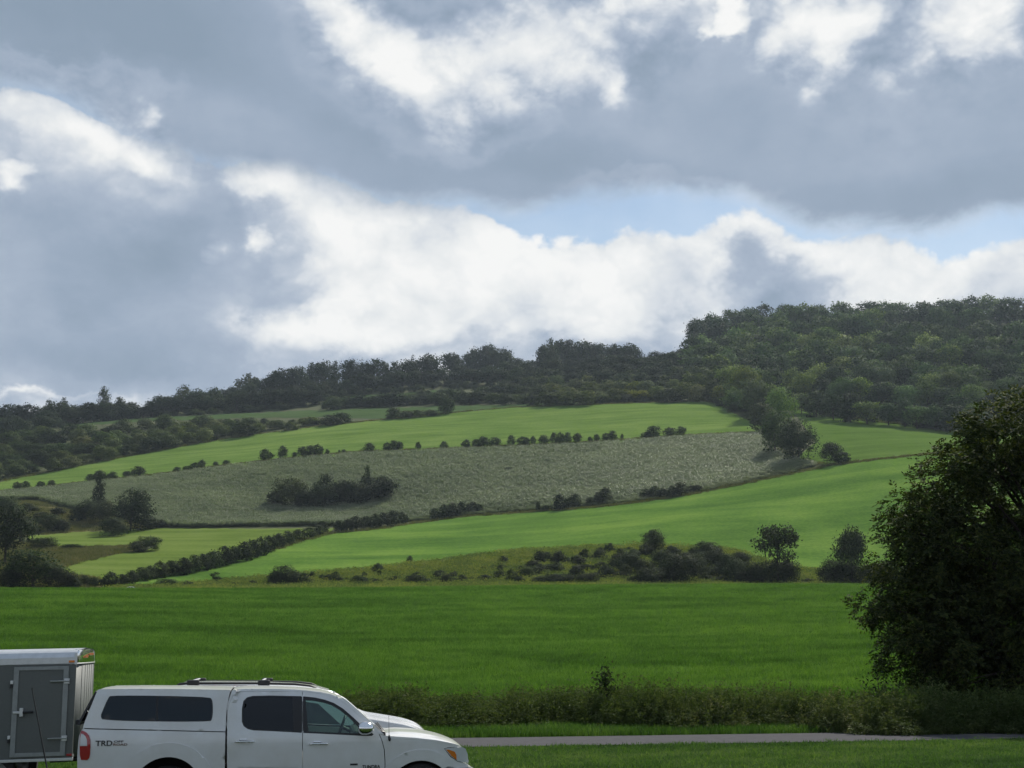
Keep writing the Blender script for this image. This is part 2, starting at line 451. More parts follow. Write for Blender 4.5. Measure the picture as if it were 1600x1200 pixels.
def _height_table():
    zs, ds = [], []
    for d0 in (1.0, 20.0, 36.0, 40.0, 45.0):
        ds.append(d0); zs.append(np.zeros_like(AZ) + (0.03 if d0 == 45 else 0))
    for d, c in CTRL:
        px = np.linspace(-500, 2100, 300); py = np.interp(px, [a for a, b in c], [b for a, b in c])
        k = np.ones(25) / 25; py = np.convolve(np.pad(py, 12, 'edge'), k, 'valid')
        a, s = ray(px, py)
        ds.append(d); zs.append(EYE + np.interp(AZ, a, s) * d)
    zs = np.array(zs); ds = np.array(ds)
    last = zs[-1]
    for f, g in ((1400, 4), (1800, -25), (3000, -90), (9000, -200)):
        ds = np.append(ds, f); zs = np.vstack([zs, last + g])
    T = np.empty((len(LD), len(AZ)))
    dl = np.exp(LD)
    for j in range(len(AZ)):
        T[:, j] = np.interp(dl, ds, zs[:, j])
    # smooth along the range
    ker = np.exp(-.5 * (np.arange(-9, 10) / 3.6) ** 2); ker /= ker.sum()
    P = np.pad(T[:900], ((9, 9), (0, 0)), 'edge')
    S = sum(ker[i] * P[i:i+900] for i in range(19))
    wgt = np.clip((dl[:900] - 50) / 12, 0, 1)[:, None]
    T[:900] = T[:900] * (1 - wgt) + S * wgt
    T[880:900] = T[880:900] 
    return T
HT = _height_table()
_l0, _l1, _st = LD[0], LD[899], (LD[899] - LD[0]) / 899
def height_polar(az, d):
    az = np.asarray(az, float); ld = np.log(np.maximum(np.asarray(d, float), 2.001))
    fi = np.where(ld <= _l1, (ld - _l0) / _st, 899 + np.interp(ld, LD[899:], np.arange(61)))
    fi = np.clip(fi, 0, len(LD) - 1.001); fj = np.clip((az - AZ[0]) / (AZ[1] - AZ[0]), 0, len(AZ) - 1.001)
    i = fi.astype(int); j = fj.astype(int); u = fi - i; v = fj - j
    h = HT[i, j]*(1-u)*(1-v) + HT[i+1, j]*u*(1-v) + HT[i, j+1]*(1-u)*v + HT[i+1, j+1]*u*v
    x = np.sin(az) * d; y = np.cos(az) * d
    k = np.clip((np.asarray(d) - 60) / 300, 0, 1)
    return h + k * (.35*np.sin(x/23 + 1.3*np.sin(y/41)) + .3*np.sin(y/17 + x/37))
def height(x, y):
    return height_polar(np.arctan2(x, y), np.hypot(x, y))
_scan = np.exp(np.linspace(math.log(46), math.log(1400), 1500))
def ground_at(px, py, dmin=290, dmax=1400):
    """the farthest-in-view ground point seen at a photo pixel, within a span of ranges (ground is real: found by marching)"""
    a, s = ray(px, py)
    d = _scan[(_scan >= dmin) & (_scan <= dmax)]
    g = height_polar(np.full_like(d, a), d) - (EYE + s * d)
    i = np.argmax(g > 0) if (g > 0).any() else int(np.argmin(-g))
    dd = d[max(i, 0)]
    return float(math.sin(a) * dd), float(math.cos(a) * dd), float(height_polar(a, dd)), float(dd)

def grid_ground():
    az = np.radians(np.concatenate([np.linspace(-50, -27, 24)[:-1], np.linspace(-27, 27, 325), np.linspace(27, 50, 24)[1:]]))
    d = np.concatenate([np.exp(np.linspace(math.log(3), math.log(300), 120))[:-1], np.exp(np.linspace(math.log(300), math.log(1400), 170)), np.exp(np.linspace(math.log(1500), math.log(9000), 12))])
    A, D = np.meshgrid(az, d)
    Z = height_polar(A, D) - np.interp(D, [40, 46, 60, 300, 9000], [.02, .05, .06, .09, .3])
    V = np.stack([np.sin(A)*D, np.cos(A)*D, Z], -1)
    return V, d
MAT = {}
def terrain():
    M = Mat('scrub_ground'); P = pos(M)
    f = M.noise(P, .12, 8, .65); g = M.noise(P, 1.4, 6, .7)
    c = M.mix(g, M.ramp(f, [(.3, (.030,.040,.018)), (.5, (.055,.062,.026)), (.7, (.085,.082,.040))]), (.05,.065,.022))
    sg = M.done(M.princ(c, .95, spec=.1, normal=M.bump(g, .5, .6)))
    V, d = grid_ground()
    # far slope
    def strip(i0, i1, name, mat):
        W = V[i0:i1]; n, m = W.shape[:2]
        I = np.arange(n*m).reshape(n, m)
        F = np.stack([I[:-1,:-1], I[:-1,1:], I[1:,1:], I[1:,:-1]], -1).reshape(-1, 4)
        o = link(name, mesh_np(name, W.reshape(-1, 3), F, [mat], True)); tag(o, kind='structure'); return o
    k = int(np.searchsorted(d, 262))
    strip(k, len(d), 'hill', sg)
    M = Mat('near_soil'); P = pos(M); f = M.noise(P, 3, 8, .7)
    near = M.done(M.princ(M.ramp(f, [(.3, (.028,.034,.014)), (.7, (.05,.052,.026))]), .95, spec=.1, normal=M.bump(f, .5, .05)))
    strip(0, k + 1, 'ground', near)
    # ground behind and beside the camera, out to the horizon
    zf = -.03
    ring = [(math.sin(a), math.cos(a)) for a in np.radians(np.linspace(50, 310, 53))]
    Vv = []; F = []
    for r in (3, 30, 200, 1500, 9000):
        for s, c in ring: 
            a = math.atan2(s, c)
            e = height_polar(np.clip(a, AZ[0], AZ[-1]), r) - (.02 if r < 40 else .5)
            w = min(1, min(abs(a - R(50)), abs(a + R(50))) / R(25)) if r > 40 else 1
            Vv.append((s*r, c*r, e*(1-w) + zf*w))
    for i in range(4):
        for j in range(52): F.append((i*53+j, i*53+j+1, (i+1)*53+j+1, (i+1)*53+j))
    Vv.append((0,0,zf)); 
    c = len(Vv)-1
    for j in range(52): F.append((j+1, j, c))
    inner = [j for j in range(len(d)) if False]
    o = link('plain', mesh_np('plain', np.array(Vv), F, [near], True)); tag(o, kind='structure')
    W = MB(); az = np.radians(np.linspace(-50, 50, 21))
    W.add([(math.sin(a)*3, math.cos(a)*3, -.02) for a in az] + [(0,0,zf)], [(i, i+1, 21) for i in range(20)][::-1])
    o = W.build('forecourt', near); tag(o, kind='structure')
terrain()

def draped(name, outline_px, mat, lift, step, dmin, dmax, kind='structure', ragged=0):
    """a sheet on the slope whose outline is traced in the photo and dropped onto the ground; lies lift metres above the land"""
    pts = resample(outline_px, step)
    if ragged:
        pts = pts + rng.normal(0, ragged, pts.shape)
    V = np.array([ground_at(x, y, dmin, dmax)[:2] for x, y in pts])
    # work in (azimuth, log range) so that triangles have even size in view
    U = np.stack([np.arctan2(V[:,0], V[:,1]), np.log(np.hypot(V[:,0], V[:,1]))], -1)
    return U
def sheet(name, U, mat, lift, step_u, kind='structure'):
    V2, F = cdt_patch([tuple(p) for p in U], [], step_u)
    az, d = V2[:,0], np.exp(V2[:,1])
    V = np.stack([np.sin(az)*d, np.cos(az)*d, height_polar(az, d) + lift], -1)
    F = F[:, ::-1]
    o = link(name, mesh_np(name, V, F, [mat], True)); tag(o, kind=kind); return o
def field(name, outline_px, mat, lift=.12, dmin=290, dmax=1300, step=9, su=.0075, ragged=.5):
    return sheet(name, draped(name, outline_px, mat, lift, step, dmin, dmax, ragged=ragged), mat, (lift - .09) * .9 + .02, su)

G_BRIGHT = [(.3, (.072,.124,.027)), (.5, (.100,.162,.037)), (.7, (.135,.196,.050))]
G_MID    = [(.32, (.048,.100,.020)), (.5, (.076,.144,.027)), (.7, (.118,.192,.038))]
G_DEEP   = [(.25, (.019,.050,.009)), (.5, (.039,.090,.015)), (.75, (.070,.138,.024))]
m_upper = field_mat('upper_hay', G_BRIGHT)
m_mid = field_mat('middle_hay', G_MID, streak=(.014,.045))
m_low = field_mat('lower_hay', [(.25, (.060,.095,.020)), (.5, (.095,.140,.030)), (.75, (.125,.165,.045))])
m_deep = field_mat('meadow_soil', G_DEEP, streak=(.05,.09), scale2=3)
m_corn = field_mat('corn_soil', [(.25, (.05,.07,.034)), (.5, (.08,.10,.055)), (.75, (.11,.135,.08))], bump=.6)
m_strip = field_mat('strip_grass', [(.25, (.040,.068,.026)), (.5, (.052,.085,.032)), (.75, (.066,.100,.040))])
m_rough = field_mat('rough_grass', [(.25, (.075,.085,.032)), (.5, (.125,.122,.052)), (.75, (.165,.148,.075))], bump=.6)
m_weedy = field_mat('goldenrod_ground', [(.3, (.045,.068,.022)), (.45, (.085,.110,.034)), (.58, (.13,.15,.042)), (.7, (.10,.10,.055))], bump=.7, scale2=.5)
m_dimright = field_mat('right_grass', [(.25, (.050,.090,.018)), (.5, (.072,.125,.026)), (.75, (.098,.150,.036))])

H1 = [(-60,776),(0,768),(60,763),(100,758),(150,752),(230,744),(300,735),(360,727),(420,720),(500,712),(570,706),(640,704),(700,701),(780,698),(860,695),(930,691),(1000,686),(1080,680),(1180,676)]
H1B = [(a_, b_ + 5.5) for a_, b_ in H1]
UPTOP = [(1190,666),(1150,648),(1120,630),(1100,627),(1000,630),(900,633),(800,637),(700,646),(600,656),(500,666),(400,679),(300,695),(200,713),(100,733),(0,753),(-60,764)]
field('upper_hay_field', H1B + UPTOP, m_upper)
LOWCORN = [(1185,682),(1200,700),(1225,718),(1275,727),(1240,738),(1200,747),(1150,757),(1100,767),(1050,776),(1000,783),(940,790),(880,795),(800,800),(720,806),(640,815),(560,822),(520,822),(480,822),(380,823),(300,825),(240,822),(215,815),(160,800),(110,795),(60,781),(0,782),(-60,790)]
field('corn_ground', H1B + LOWCORN, m_corn, lift=.13)
STRIP = [(105,663),(170,660),(300,653),(420,648),(520,645),(600,648),(680,644),(720,642),(700,637),(600,641),(520,640),(400,645),(300,650),(200,654),(120,661)]
field('strip_field', [(108,666),(250,657),(330,655),(420,653),(520,652),(600,655),(700,645),(800,637),(900,633),(905,628),(800,632),(720,634),(600,638),(520,640),(400,645),(250,652),(150,658)], m_strip, lift=.1)
field('strip_field', [(515,632),(560,627),(620,622),(700,614),(720,611),(700,609),(600,616),(540,620),(510,626)], m_strip, lift=.1, step=6)
MID = [(160,916),(250,897),(330,881),(400,866),(470,845),(520,833),(580,828),(640,819),(720,808),(800,802),(880,797),(940,792),(1000,785),(1050,778),(1100,769),(1150,759),(1200,749),(1240,740),(1290,729),(1360,720),(1440,711),(1520,704),(1640,698),(1800,694)]
MIDLOW = [(1800,905),(1600,901),(1400,899),(1280,896),(1210,884),(1160,866),(1120,858),(1000,853),(900,858),(820,862),(740,872),(660,882),(560,893),(440,903),(330,913),(240,922),(180,922)]
field('middle_hay_field', MID + MIDLOW, m_mid, lift=.14)
field('lower_hay_field', [(40,838),(120,832),(240,826),(380,826),(480,826),(525,826),(515,833),(470,845),(400,866),(330,881),(250,897),(190,910),(150,904),(100,897),(75,893),(120,880),(180,866),(230,860),(245,852),(200,853),(120,856),(60,852)], m_low, lift=.11)
field('rough_field', [(-60,845),(40,848),(60,852),(120,856),(200,853),(225,857),(180,866),(120,880),(75,893),(100,897),(150,904),(180,916),(60,922),(-60,922)], m_rough, lift=.10)
field('rough_field', [(-60,792),(0,784),(60,783),(110,797),(160,802),(215,817),(240,824),(120,832),(40,837),(-60,838)], m_rough, lift=.10)
field('goldenrod_field', [(170,924)] + MIDLOW[::-1][1:] + [(1800,924),(1400,922),(1000,920),(600,922),(300,925)], m_weedy, lift=.09)
field('right_hay_field', [(1238,640),(1290,645),(1320,653),(1380,660),(1470,668),(1640,680),(1800,684),(1800,692),(1640,696),(1520,702),(1440,709),(1360,718),(1290,727),(1240,720),(1275,690),(1255,665)], m_dimright, lift=.12)

# near meadow between the weed bank and the brow of the field
def polar_rect(az0, az1, d0, d1, n=40):
    a = np.radians(np.linspace(az0, az1, n))
    return np.array([(t, math.log(d0)) for t in a] + [(t, math.log(d1)) for t in a[::-1]])
sheet('meadow', polar_rect(-34, 34, 42.5, 262, 90), m_deep, .03, .012)
# lane: flat ribbon across the view
def ribbon(name, near_px, far_px, mat, z, kind='structure'):
    n = [(x, y) for x, y in near_px]; f = far_px
    def g(px, py):
        a, s = ray(px, py); d = (z - EYE) / s
        return (float(math.sin(a)*d), float(math.cos(a)*d))
    A = [g(*p) for p in n]; B = [g(*p) for p in f]
    V = [(x, y, z) for x, y in A] + [(x, y, z) for x, y in B]
    k = len(A)
    o = link(name, mesh_np(name, np.array(V), [(i, i+1, k+i+1, k+i) for i in range(k-1)], [mat])); tag(o, kind=kind); return o
xs = list(range(-700, 2400, 100))
ny = lambda x: np.interp(x, [-700,735,1150,1600,2400], [1172,1167,1161,1154,1146])
fy_ = lambda x: np.interp(x, [-700,735,1150,1600,2400], [1158,1153,1147,1141,1135])
M = Mat('lane_asphalt'); P = pos(M)
f = M.noise(P, 4, 8, .7); g2 = M.noise(M.mapping(P, (.06, 1.2, 1)), 2, 5, .6)
c = M.mix(g2, M.ramp(f, [(.3, (.065,.065,.070)), (.7, (.11,.11,.112))]), (.075,.075,.08))
m_lane = M.done(M.princ(c, .95, spec=.0, normal=M.bump(f, .3, .01)))
ribbon('lane', [(x, ny(x)) for x in xs], [(x, fy_(x)) for x in xs], m_lane, .012)
# ------------------------------------------------------------------ foliage meshes
m_leaf_dark = leafy('leaf_dark', [(.2, (.010,.018,.009)), (.5, (.022,.036,.016)), (.75, (.045,.062,.026))], transl=.22)
m_leaf_mid = leafy('leaf_mid', [(.2, (.020,.034,.014)), (.5, (.042,.062,.026)), (.75, (.080,.100,.042))], transl=.28)
m_leaf_grey = leafy('leaf_grey', [(.2, (.030,.044,.024)), (.5, (.062,.080,.042)), (.75, (.105,.125,.068))], transl=.25)
m_leaf_yel = leafy('leaf_yellow_green', [(.2, (.035,.050,.012)), (.5, (.080,.100,.022)), (.75, (.14,.155,.035))], transl=.35)
m_leaf_big = leafy('leaf_big_tree', [(.2, (.013,.023,.008)), (.5, (.032,.050,.016)), (.75, (.075,.088,.026))], transl=.26, noise_scale=.8, rnd=0)
m_bark = plain('bark', (.05,.042,.034), .9, grain=14, amt=.5, spec=.2)

def leaves(P, N, size, r, stretch=1.6):
    """one rhombic leaf face per point, facing roughly along N"""
    n = len(P)
    N = N / (np.linalg.norm(N, axis=1, keepdims=True) + 1e-9)
    t = r.normal(size=(n, 3)); t -= (t*N).sum(1, keepdims=True)*N; t /= (np.linalg.norm(t, axis=1, keepdims=True) + 1e-9)
    b = np.cross(N, t)
    s = (size if np.ndim(size) else np.full(n, size))[:, None] * r.uniform(.6, 1.35, (n, 1))
    bend = N * s * .25
    V = np.stack([P - t*s*stretch*.5 - bend, P + b*s*.5, P + t*s*stretch*.5 - bend, P - b*s*.5], 1).reshape(-1, 3)
    return V, np.arange(4*n).reshape(-1, 4)
def foliage(lobes, nclump, nleaf, leaf, r, fill=.3, clump=.09, up=.25):
    """lobes (x, y, z, rx, ry, rz): leaf clumps over the lobes' skins, thinner ones inside"""
    L = np.array(lobes, float); area = (L[:,3]*L[:,5] + L[:,3]*L[:,4] + L[:,4]*L[:,5]); p = area/area.sum()
    k = r.choice(len(L), nclump, p=p)
    d = r.normal(size=(nclump, 3)); d[:,2] += up; d /= np.linalg.norm(d, axis=1, keepdims=True)
    rad = np.where(r.random(nclump) < fill, r.uniform(.25, .8, nclump), r.uniform(.82, 1.08, nclump))
    cen = L[k,:3] + d*L[k,3:]*rad[:,None]
    # drop clumps buried deep in another lobe
    q = (((cen[:,None]-L[None,:,:3])/L[None,:,3:])**2).sum(-1); q[np.arange(nclump), k] = 9
    keep = (q.min(1) > .45) | (r.random(nclump) < .35)
    cen, d = cen[keep], d[keep]; m = len(cen)
    cs = clump * r.uniform(.6, 1.4, (m, 1, 1))
    o = r.normal(size=(m, nleaf, 3)) * cs * np.array([1, 1, .6])
    P = (cen[:,None] + o).reshape(-1, 3)
    N = (d[:,None]*.8 + r.normal(size=(m, nleaf, 3))*.75 + np.array([0,0,.35])).reshape(-1, 3)
    P[:,2] = np.maximum(P[:,2], .005)
    V, F = leaves(P, N, leaf, r)
    # each leaf's upper side looks out of the crown; shading follows the clump it belongs to
    out = np.repeat((d[:,None] + o/cs*.22 + np.array([0,0,.12])).reshape(-1, 3), 4, axis=0)
    Q = V.reshape(-1, 4, 3); g = np.cross(Q[:,1]-Q[:,0], Q[:,2]-Q[:,0]); flip = (g*out[::4]).sum(1) < 0
    F[flip] = F[flip][:, ::-1]
    FN[0] = out / (np.linalg.norm(out, axis=1, keepdims=True) + 1e-9) * .8 + np.repeat(np.where(flip[:,None], -g, g)/(np.linalg.norm(g, axis=1, keepdims=True)+1e-9), 4, axis=0)*.2
    return V, F
FN = [None]
def soften(me):
    n = FN[0]; me.polygons.foreach_set('use_smooth', [True]*len(me.polygons)); me.normals_split_custom_set_from_vertices([tuple(v) for v in n]); return me
def lobes_round(r, n=7, low=.2):
    out = [(0, 0, .58, .33, .33, .34)]
    for i in range(n):
        a = 2*math.pi*(i + r.uniform(-.3, .3))/n; rr = r.uniform(.16, .30); z = r.uniform(low+.14, .80)
        s = r.uniform(.15, .24)
        out.append((math.cos(a)*rr, math.sin(a)*rr, z, s, s, s*r.uniform(.8, 1.1)))
    out.append((r.uniform(-.1,.1), r.uniform(-.1,.1), .83, .2, .2, .16))
    return out
def lobes_bush(r, n=7):
    out = [(0, 0, .42, .40, .40, .46)]
    for i in range(n):
        a = 2*math.pi*(i + r.uniform(-.3,.3))/n; rr = r.uniform(.16,.34); s = r.uniform(.13,.21)
        out.append((math.cos(a)*rr, math.sin(a)*rr, r.uniform(.18,.66), s, s, s*1.2))
    out.append((r.uniform(-.2,.2), 0, .72, .22, .22, .2))
    return out
def lobes_tall(r):
    return [(r.uniform(-.08,.08), r.uniform(-.08,.08), z, .36*math.sin(math.pi*min(.92,(z*.85+.18)))**.7, .36*math.sin(math.pi*min(.92,(z*.85+.18)))**.7, .13) for z in np.linspace(.12,.9,8)]
def lobes_open(r):
    out = []
    for i in range(8):
        a = 2*math.pi*i/8 + r.uniform(-.3,.3); rr = r.uniform(.12,.34); s = r.uniform(.11,.18)
        out.append((math.cos(a)*rr, math.sin(a)*rr, r.uniform(.45,.88), s, s, s*.7))
    out += [(0,0,.86,.2,.2,.13), (.1,0,.55,.14,.14,.12), (-.2,.1,.25,.2,.2,.2), (.15,-.1,.2,.22,.22,.2)]
    return out
def lobes_conifer(r):
    return [(0, 0, z, .40*(1-z)**.8+.03, .40*(1-z)**.8+.03, .07) for z in np.linspace(.1,.95,10)]
def tree_trunk(r, low):
    m = MB(); lean = r.uniform(-.03,.03)
    m.tube([(0,0,-.05),(lean*.5,0,low*.6),(lean,.01,.5),(lean*1.5,0,.78)], [.035,.026,.018,.006], 7)
    for k in range(4):
        a = r.uniform(0, 6.28); z = r.uniform(low, .5)
        m.tube([(lean*.7,0,z), (math.cos(a)*.16, math.sin(a)*.16, z+.14), (math.cos(a)*.27, math.sin(a)*.27, z+.24)], [.014,.009,.003], 5)
    return m
CROWN = {}; TRUNK = {}
KINDS = {'bush_fine': (lobes_bush, 4, 330, 13, .021, .062), 'round_fine': (lobes_round, 4, 330, 13, .021, .062), 'open_fine': (lobes_open, 2, 230, 13, .022, .05), 'tall_fine': (lobes_tall, 2, 220, 12, .025, .05),
         'round': (lobes_round, 6, 190, 8, .034, .06), 'bush': (lobes_bush, 6, 190, 8, .036, .065), 'tall': (lobes_tall, 3, 130, 9, .035, .07),
         'open': (lobes_open, 3, 120, 9, .036, .06), 'conifer': (lobes_conifer, 3, 150, 8, .03, .05)}
MATS = {'dark': m_leaf_dark, 'mid': m_leaf_mid, 'grey': m_leaf_grey, 'yellow': m_leaf_yel}
for kname, (fn, nv, nc, nl, lf, cl) in KINDS.items():
    for v in range(nv):
        r = np.random.default_rng(100*v + len(kname))
        lb = fn(r)
        V, F = foliage(lb, int(nc*1.5), nl, lf*1.25, r, clump=cl)
        V[:,2] *= 1/ max(.9, np.percentile(V[:,2], 99.7))
        V[:,:2] *= .5/np.percentile(np.abs(V[:,0]), 98.5)
        me0 = soften(mesh_np('crown', V, F, [m_leaf_dark]))
        for mn, mt in MATS.items():
            me = me0.copy(); me.materials[0] = mt; CROWN[kname, v, mn] = me
        me = bpy.data.meshes.new('trunk'); tm = tree_trunk(r, .12 if 'bush' in kname else .22)
        me.from_pydata(tm.V, [], tm.F); me.materials.append(m_bark); me.polygons.foreach_set('use_smooth', [True]*len(me.polygons))
        TRUNK[kname, v] = me

SMALL = {1:'first',2:'second',3:'third',4:'fourth',5:'fifth',6:'sixth',7:'seventh',8:'eighth',9:'ninth',10:'tenth',11:'eleventh',12:'twelfth',13:'thirteenth',
 14:'fourteenth',15:'fifteenth',16:'sixteenth',17:'seventeenth',18:'eighteenth',19:'nineteenth'}
def nth(k):
    if k in SMALL: return SMALL[k]
    return str(k) + {1:'st',2:'nd',3:'rd'}.get(k % 10 if k % 100 not in (11,12,13) else 0, 'th')
_vc = [0]
def plant_at(name, cat, x, y, z, w, h, kind, col, label, group, tint=None, parts=True):
    _vc[0] += 1; nv = KINDS[kind][1]; v = (_vc[0] * 7 + _vc[0] // 5) % nv
    rot = random.uniform(0, 6.28)
    t = tint or (random.uniform(.75, 1.25),) * 3
    t = (*[c * random.uniform(.93, 1.07) for c in t], 1)
    if parts:
        e = empty(name, (x, y, z - .02*h), label, cat, group, rot)
        e.scale = (w, w * random.uniform(.85, 1.1), h)
        c = link('crown', CROWN[kind, v, col], e); c.color = t
        link('trunk', TRUNK[kind, v], e)
        return e
    o = link(name, CROWN[kind, v, col]); o.location = (x, y, z - .03*h); o.rotation_euler = (0, 0, rot)
    o.scale = (w, w * random.uniform(.85, 1.1), h); o.color = t
    return tag(o, label, cat, group)
def plant(name, cat, px, base, wpx, hpx, kind, col, label, group=None, dmin=290, dmax=1400, tint=None, parts=True):
    x, y, z, d = ground_at(px, base, dmin, dmax)
    k = d / FPX * 1.02
    if wpx > 27 and base > 705 and kind + '_fine' in KINDS: kind += '_fine'
    if px > 1100 and 620 < base < 730 and wpx > 40 and 'fine' not in kind and kind in ('bush', 'round'): kind += '_fine'
    return plant_at(name, cat, x, y, z, wpx*k*1.12, hpx*k*1.16, kind, col, label, group, tint, parts)
def size_word(w): return 'tiny' if w < 9 else 'small' if w < 14 else 'medium' if w < 20 else 'broad' if w < 30 else 'large'
def row(rows, where, group, col='dark', dmin=290, dmax=1400, name='hedge_bush', cat='bush', look='dark'):
    for i, rrow in enumerate(sorted(rows, key=lambda q: q[0])):
        px, base, w, h = rrow[:4]
        shape = 'upright' if h > w*1.15 else 'round' if h > w*.72 else 'low'
        plant(name, cat, px, base, w, h, 'bush', col, f'{size_word(w)} {shape} {look} bush, {nth(i+1)} from the left {where}', group, dmin, dmax, parts=False, tint=rrow[4] if len(rrow) > 4 else None)

HEDGE1 = [(27,765,14,10),(40,763,11,9),(63,762,12,8),(80,760,10,8),(142,753,14,10),(157,752,20,14),(176,750,14,11),(198,747,13,9),(216,745,19,14),
(277,738,11,7),(293,735,14,6),(305,733,12,9),(315,731,12,11),(337,728,8,6),(354,726,11,6),(416,719,19,15),(441,716,14,17),(460,715,9,7),(472,714,16,14),(485,713,14,15),(497,712,16,16),(511,711,7,8),(530,709,4,5),(537,708,7,5),
(576,706,17,12),(604,705,12,12),(615,705,14,15),(624,704,12,12),(653,702,8,10),(694,701,13,10),(728,700,13,12),(744,699,14,11),(755,699,20,15),(773,698,18,13),(799,696,11,14),(815,695,14,11),(823,696,9,11),(833,695,9,12),(850,694,16,12),(866,693,12,15),(876,693,12,16),(887,692,11,15),(902,691,14,12),(922,690,7,7),(932,690,10,10),(946,689,11,11),(957,688,13,13),(972,687,5,8),(1010,685,16,9),(1022,684,22,16),(1046,681,18,12),(1064,679,13,11)]
row(HEDGE1, 'in the upper hedgerow between hayfield and corn', 'bushes of the upper hedgerow')
HEDGE2 = [(118,920,16,14),(131,916,16,14),(145,917,16,12),(170,920,24,22),(190,914,18,14),(205,912,20,17),(222,908,22,18),(235,906,20,18),(250,903,24,22),(268,900,22,20),(286,899,24,23),(303,896,24,24),(318,892,22,22),(333,888,24,23),(350,884,24,26),(366,880,22,22),(380,877,22,26),(394,872,22,24),(408,868,22,25),(420,863,20,22),(435,857,22,20),(450,852,22,19),(466,846,20,16),(482,841,20,15),(497,837,16,14),(508,833,12,12),
(530,832,16,16),(543,831,20,17),(557,829,22,20),(572,827,20,18),(586,826,20,20),(600,824,22,20),(615,821,22,20),(630,818,14,16),(680,812,16,16),(694,810,20,19),(708,808,20,19),(722,804,18,18),(737,801,18,15),(748,800,12,11),
(808,800,12,4),(841,799,7,14),(855,798,20,7),(877,797,22,22),(898,793,20,19),(922,790,16,12),(936,788,16,17),(947,787,20,22),(1010,779,22,14),(1024,778,20,16),(1036,778,16,13),(1052,777,20,16),(1064,774,20,18),(1080,770,16,10),(1090,768,14,9)]
row(HEDGE2, 'along the lower hedgerow below the corn', 'bushes of the lower hedgerow')
ISLAND = [(430,795,26,24),(452,796,44,42),(480,797,34,26),(503,796,50,34),(508,792,26,44),(532,792,44,36),(554,792,46,34),(590,785,46,34),(601,778,26,28)]
row(ISLAND, 'in the island clump inside the corn', 'bushes of the island clump in the corn')
plant('hedge_bush', 'bush', 489, 797, 28, 18, 'bush', 'mid', 'paler round bush at the front of the island clump in the corn', 'bushes of the island clump in the corn', parts=False, tint=(1.1,1.0,.9))
plant('pointed_tree', 'tree', 572, 786, 18, 56, 'conifer', 'dark', 'thin pointed dark tree rising from the island clump in the corn')
plant('hedge_bush', 'bush', 797, 738, 22, 6, 'bush', 'dark', 'low dark patch of brush alone in the upper middle of the corn', parts=False)
plant('hedge_bush', 'bush', 709, 768, 9, 6, 'bush', 'dark', 'tiny dark bush alone in the middle of the corn', parts=False)

# left side
plant('narrow_tree', 'tree', 153, 800, 19, 50, 'tall', 'dark', 'tall narrow dark tree standing above the brush left of the corn')
plant('round_tree', 'tree', 203, 829, 54, 53, 'bush', 'dark', 'large round dark tree at the left corner of the corn', tint=(.8,.9,.8))
LEFTB = [(10,812,42,28),(45,800,24,11),(65,812,22,10),(90,806,22,10),(73,831,34,22),(97,832,22,16),(55,835,20,11),(120,816,22,18),(136,815,34,28),(158,819,34,30),(235,826,24,16),(250,824,18,10),(175,838,40,24)]
row(LEFTB, 'in the brush left of the corn', 'bushes left of the corn', name='brush_bush', col='dark')
plant('broad_tree', 'tree', 8, 882, 72, 74, 'round', 'dark', 'large dark leafy tree cut off by the left frame edge', tint=(.75,.9,.7))
plant('spreading_tree', 'tree', 52, 920, 80, 48, 'bush', 'dark', 'low spreading dark tree on the brow of the meadow at the far left', tint=(.9,1,.8))
row([(18,922,34,26),(92,922,40,28),(110,922,24,18),(66,857,34,14),(116,858,30,6),(215,863,26,15),(233,861,30,19)], 'in the rough grass at lower left', 'bushes in the rough grass at left', name='brush_bush')

# bushes and trees in the goldenrod strip
STRIP_B = [(260,921,28,14),(291,922,22,12),(328,921,20,8),(349,921,9,7),(368,921,16,9),(395,920,14,11),(431,919,26,22),(443,919,36,30),(462,917,18,20),(476,917,22,14),(510,913,14,8),(525,914,20,14),(562,917,28,15),(590,899,17,16),(590,917,22,11),(622,904,16,8),(640,881,9,11),(653,917,36,16),(697,917,20,17),(722,914,14,14),(736,912,11,9),(757,912,22,12),(787,884,16,13),(780,908,20,14),(800,915,20,22),(812,917,16,14),
(826,908,26,18),(845,898,18,14),(817,895,18,9),(850,917,40,15),(877,917,40,17),(887,885,14,12),(900,907,22,20),(919,917,36,19),(946,908,26,21),(952,867,16,16),(966,891,26,22),(983,864,14,8),(984,900,34,32),(1004,902,28,24),(990,917,26,14),(1022,918,54,26),(1035,897,36,32),(1010,873,26,20),(1050,914,40,38),(1068,917,48,44),(1064,884,36,18),(1088,902,34,30),(1098,874,28,24),(1114,873,28,22),(1116,892,28,26),(1110,908,34,20),(1140,908,32,36),(1152,915,36,34),(1168,918,34,22),(1180,918,30,30),(1195,918,44,34),
(1232,918,34,34),(1262,918,24,12),(1300,918,34,36),(1318,918,44,34),(1345,918,44,30),(1375,918,44,32),(1405,918,44,30)]
EXTRA = []
for q in range(60):
    qx = random.uniform(830, 1175); up = np.interp(qx, [830,950,1000,1130,1175], [880,868,872,872,892]); EXTRA.append((qx, random.uniform(up, 914), random.uniform(14, 30), random.uniform(10, 22)))
for q in range(48):
    qx = random.uniform(430, 830); EXTRA.append((qx, random.uniform(np.interp(qx, [430,830],[912,885]), 916), random.uniform(8, 20), random.uniform(6, 13)))
STRIP_B += EXTRA
row(STRIP_B, 'in the goldenrod strip behind the meadow brow', 'bushes in the goldenrod strip', name='strip_bush')
plant('lollipop_tree', 'tree', 337, 914, 16, 16, 'open', 'dark', 'tiny round-headed tree beside the left end of the goldenrod strip')
plant('small_tree', 'tree', 1023, 868, 32, 34, 'round', 'dark', 'small round-headed tree on the upper edge of the goldenrod strip')
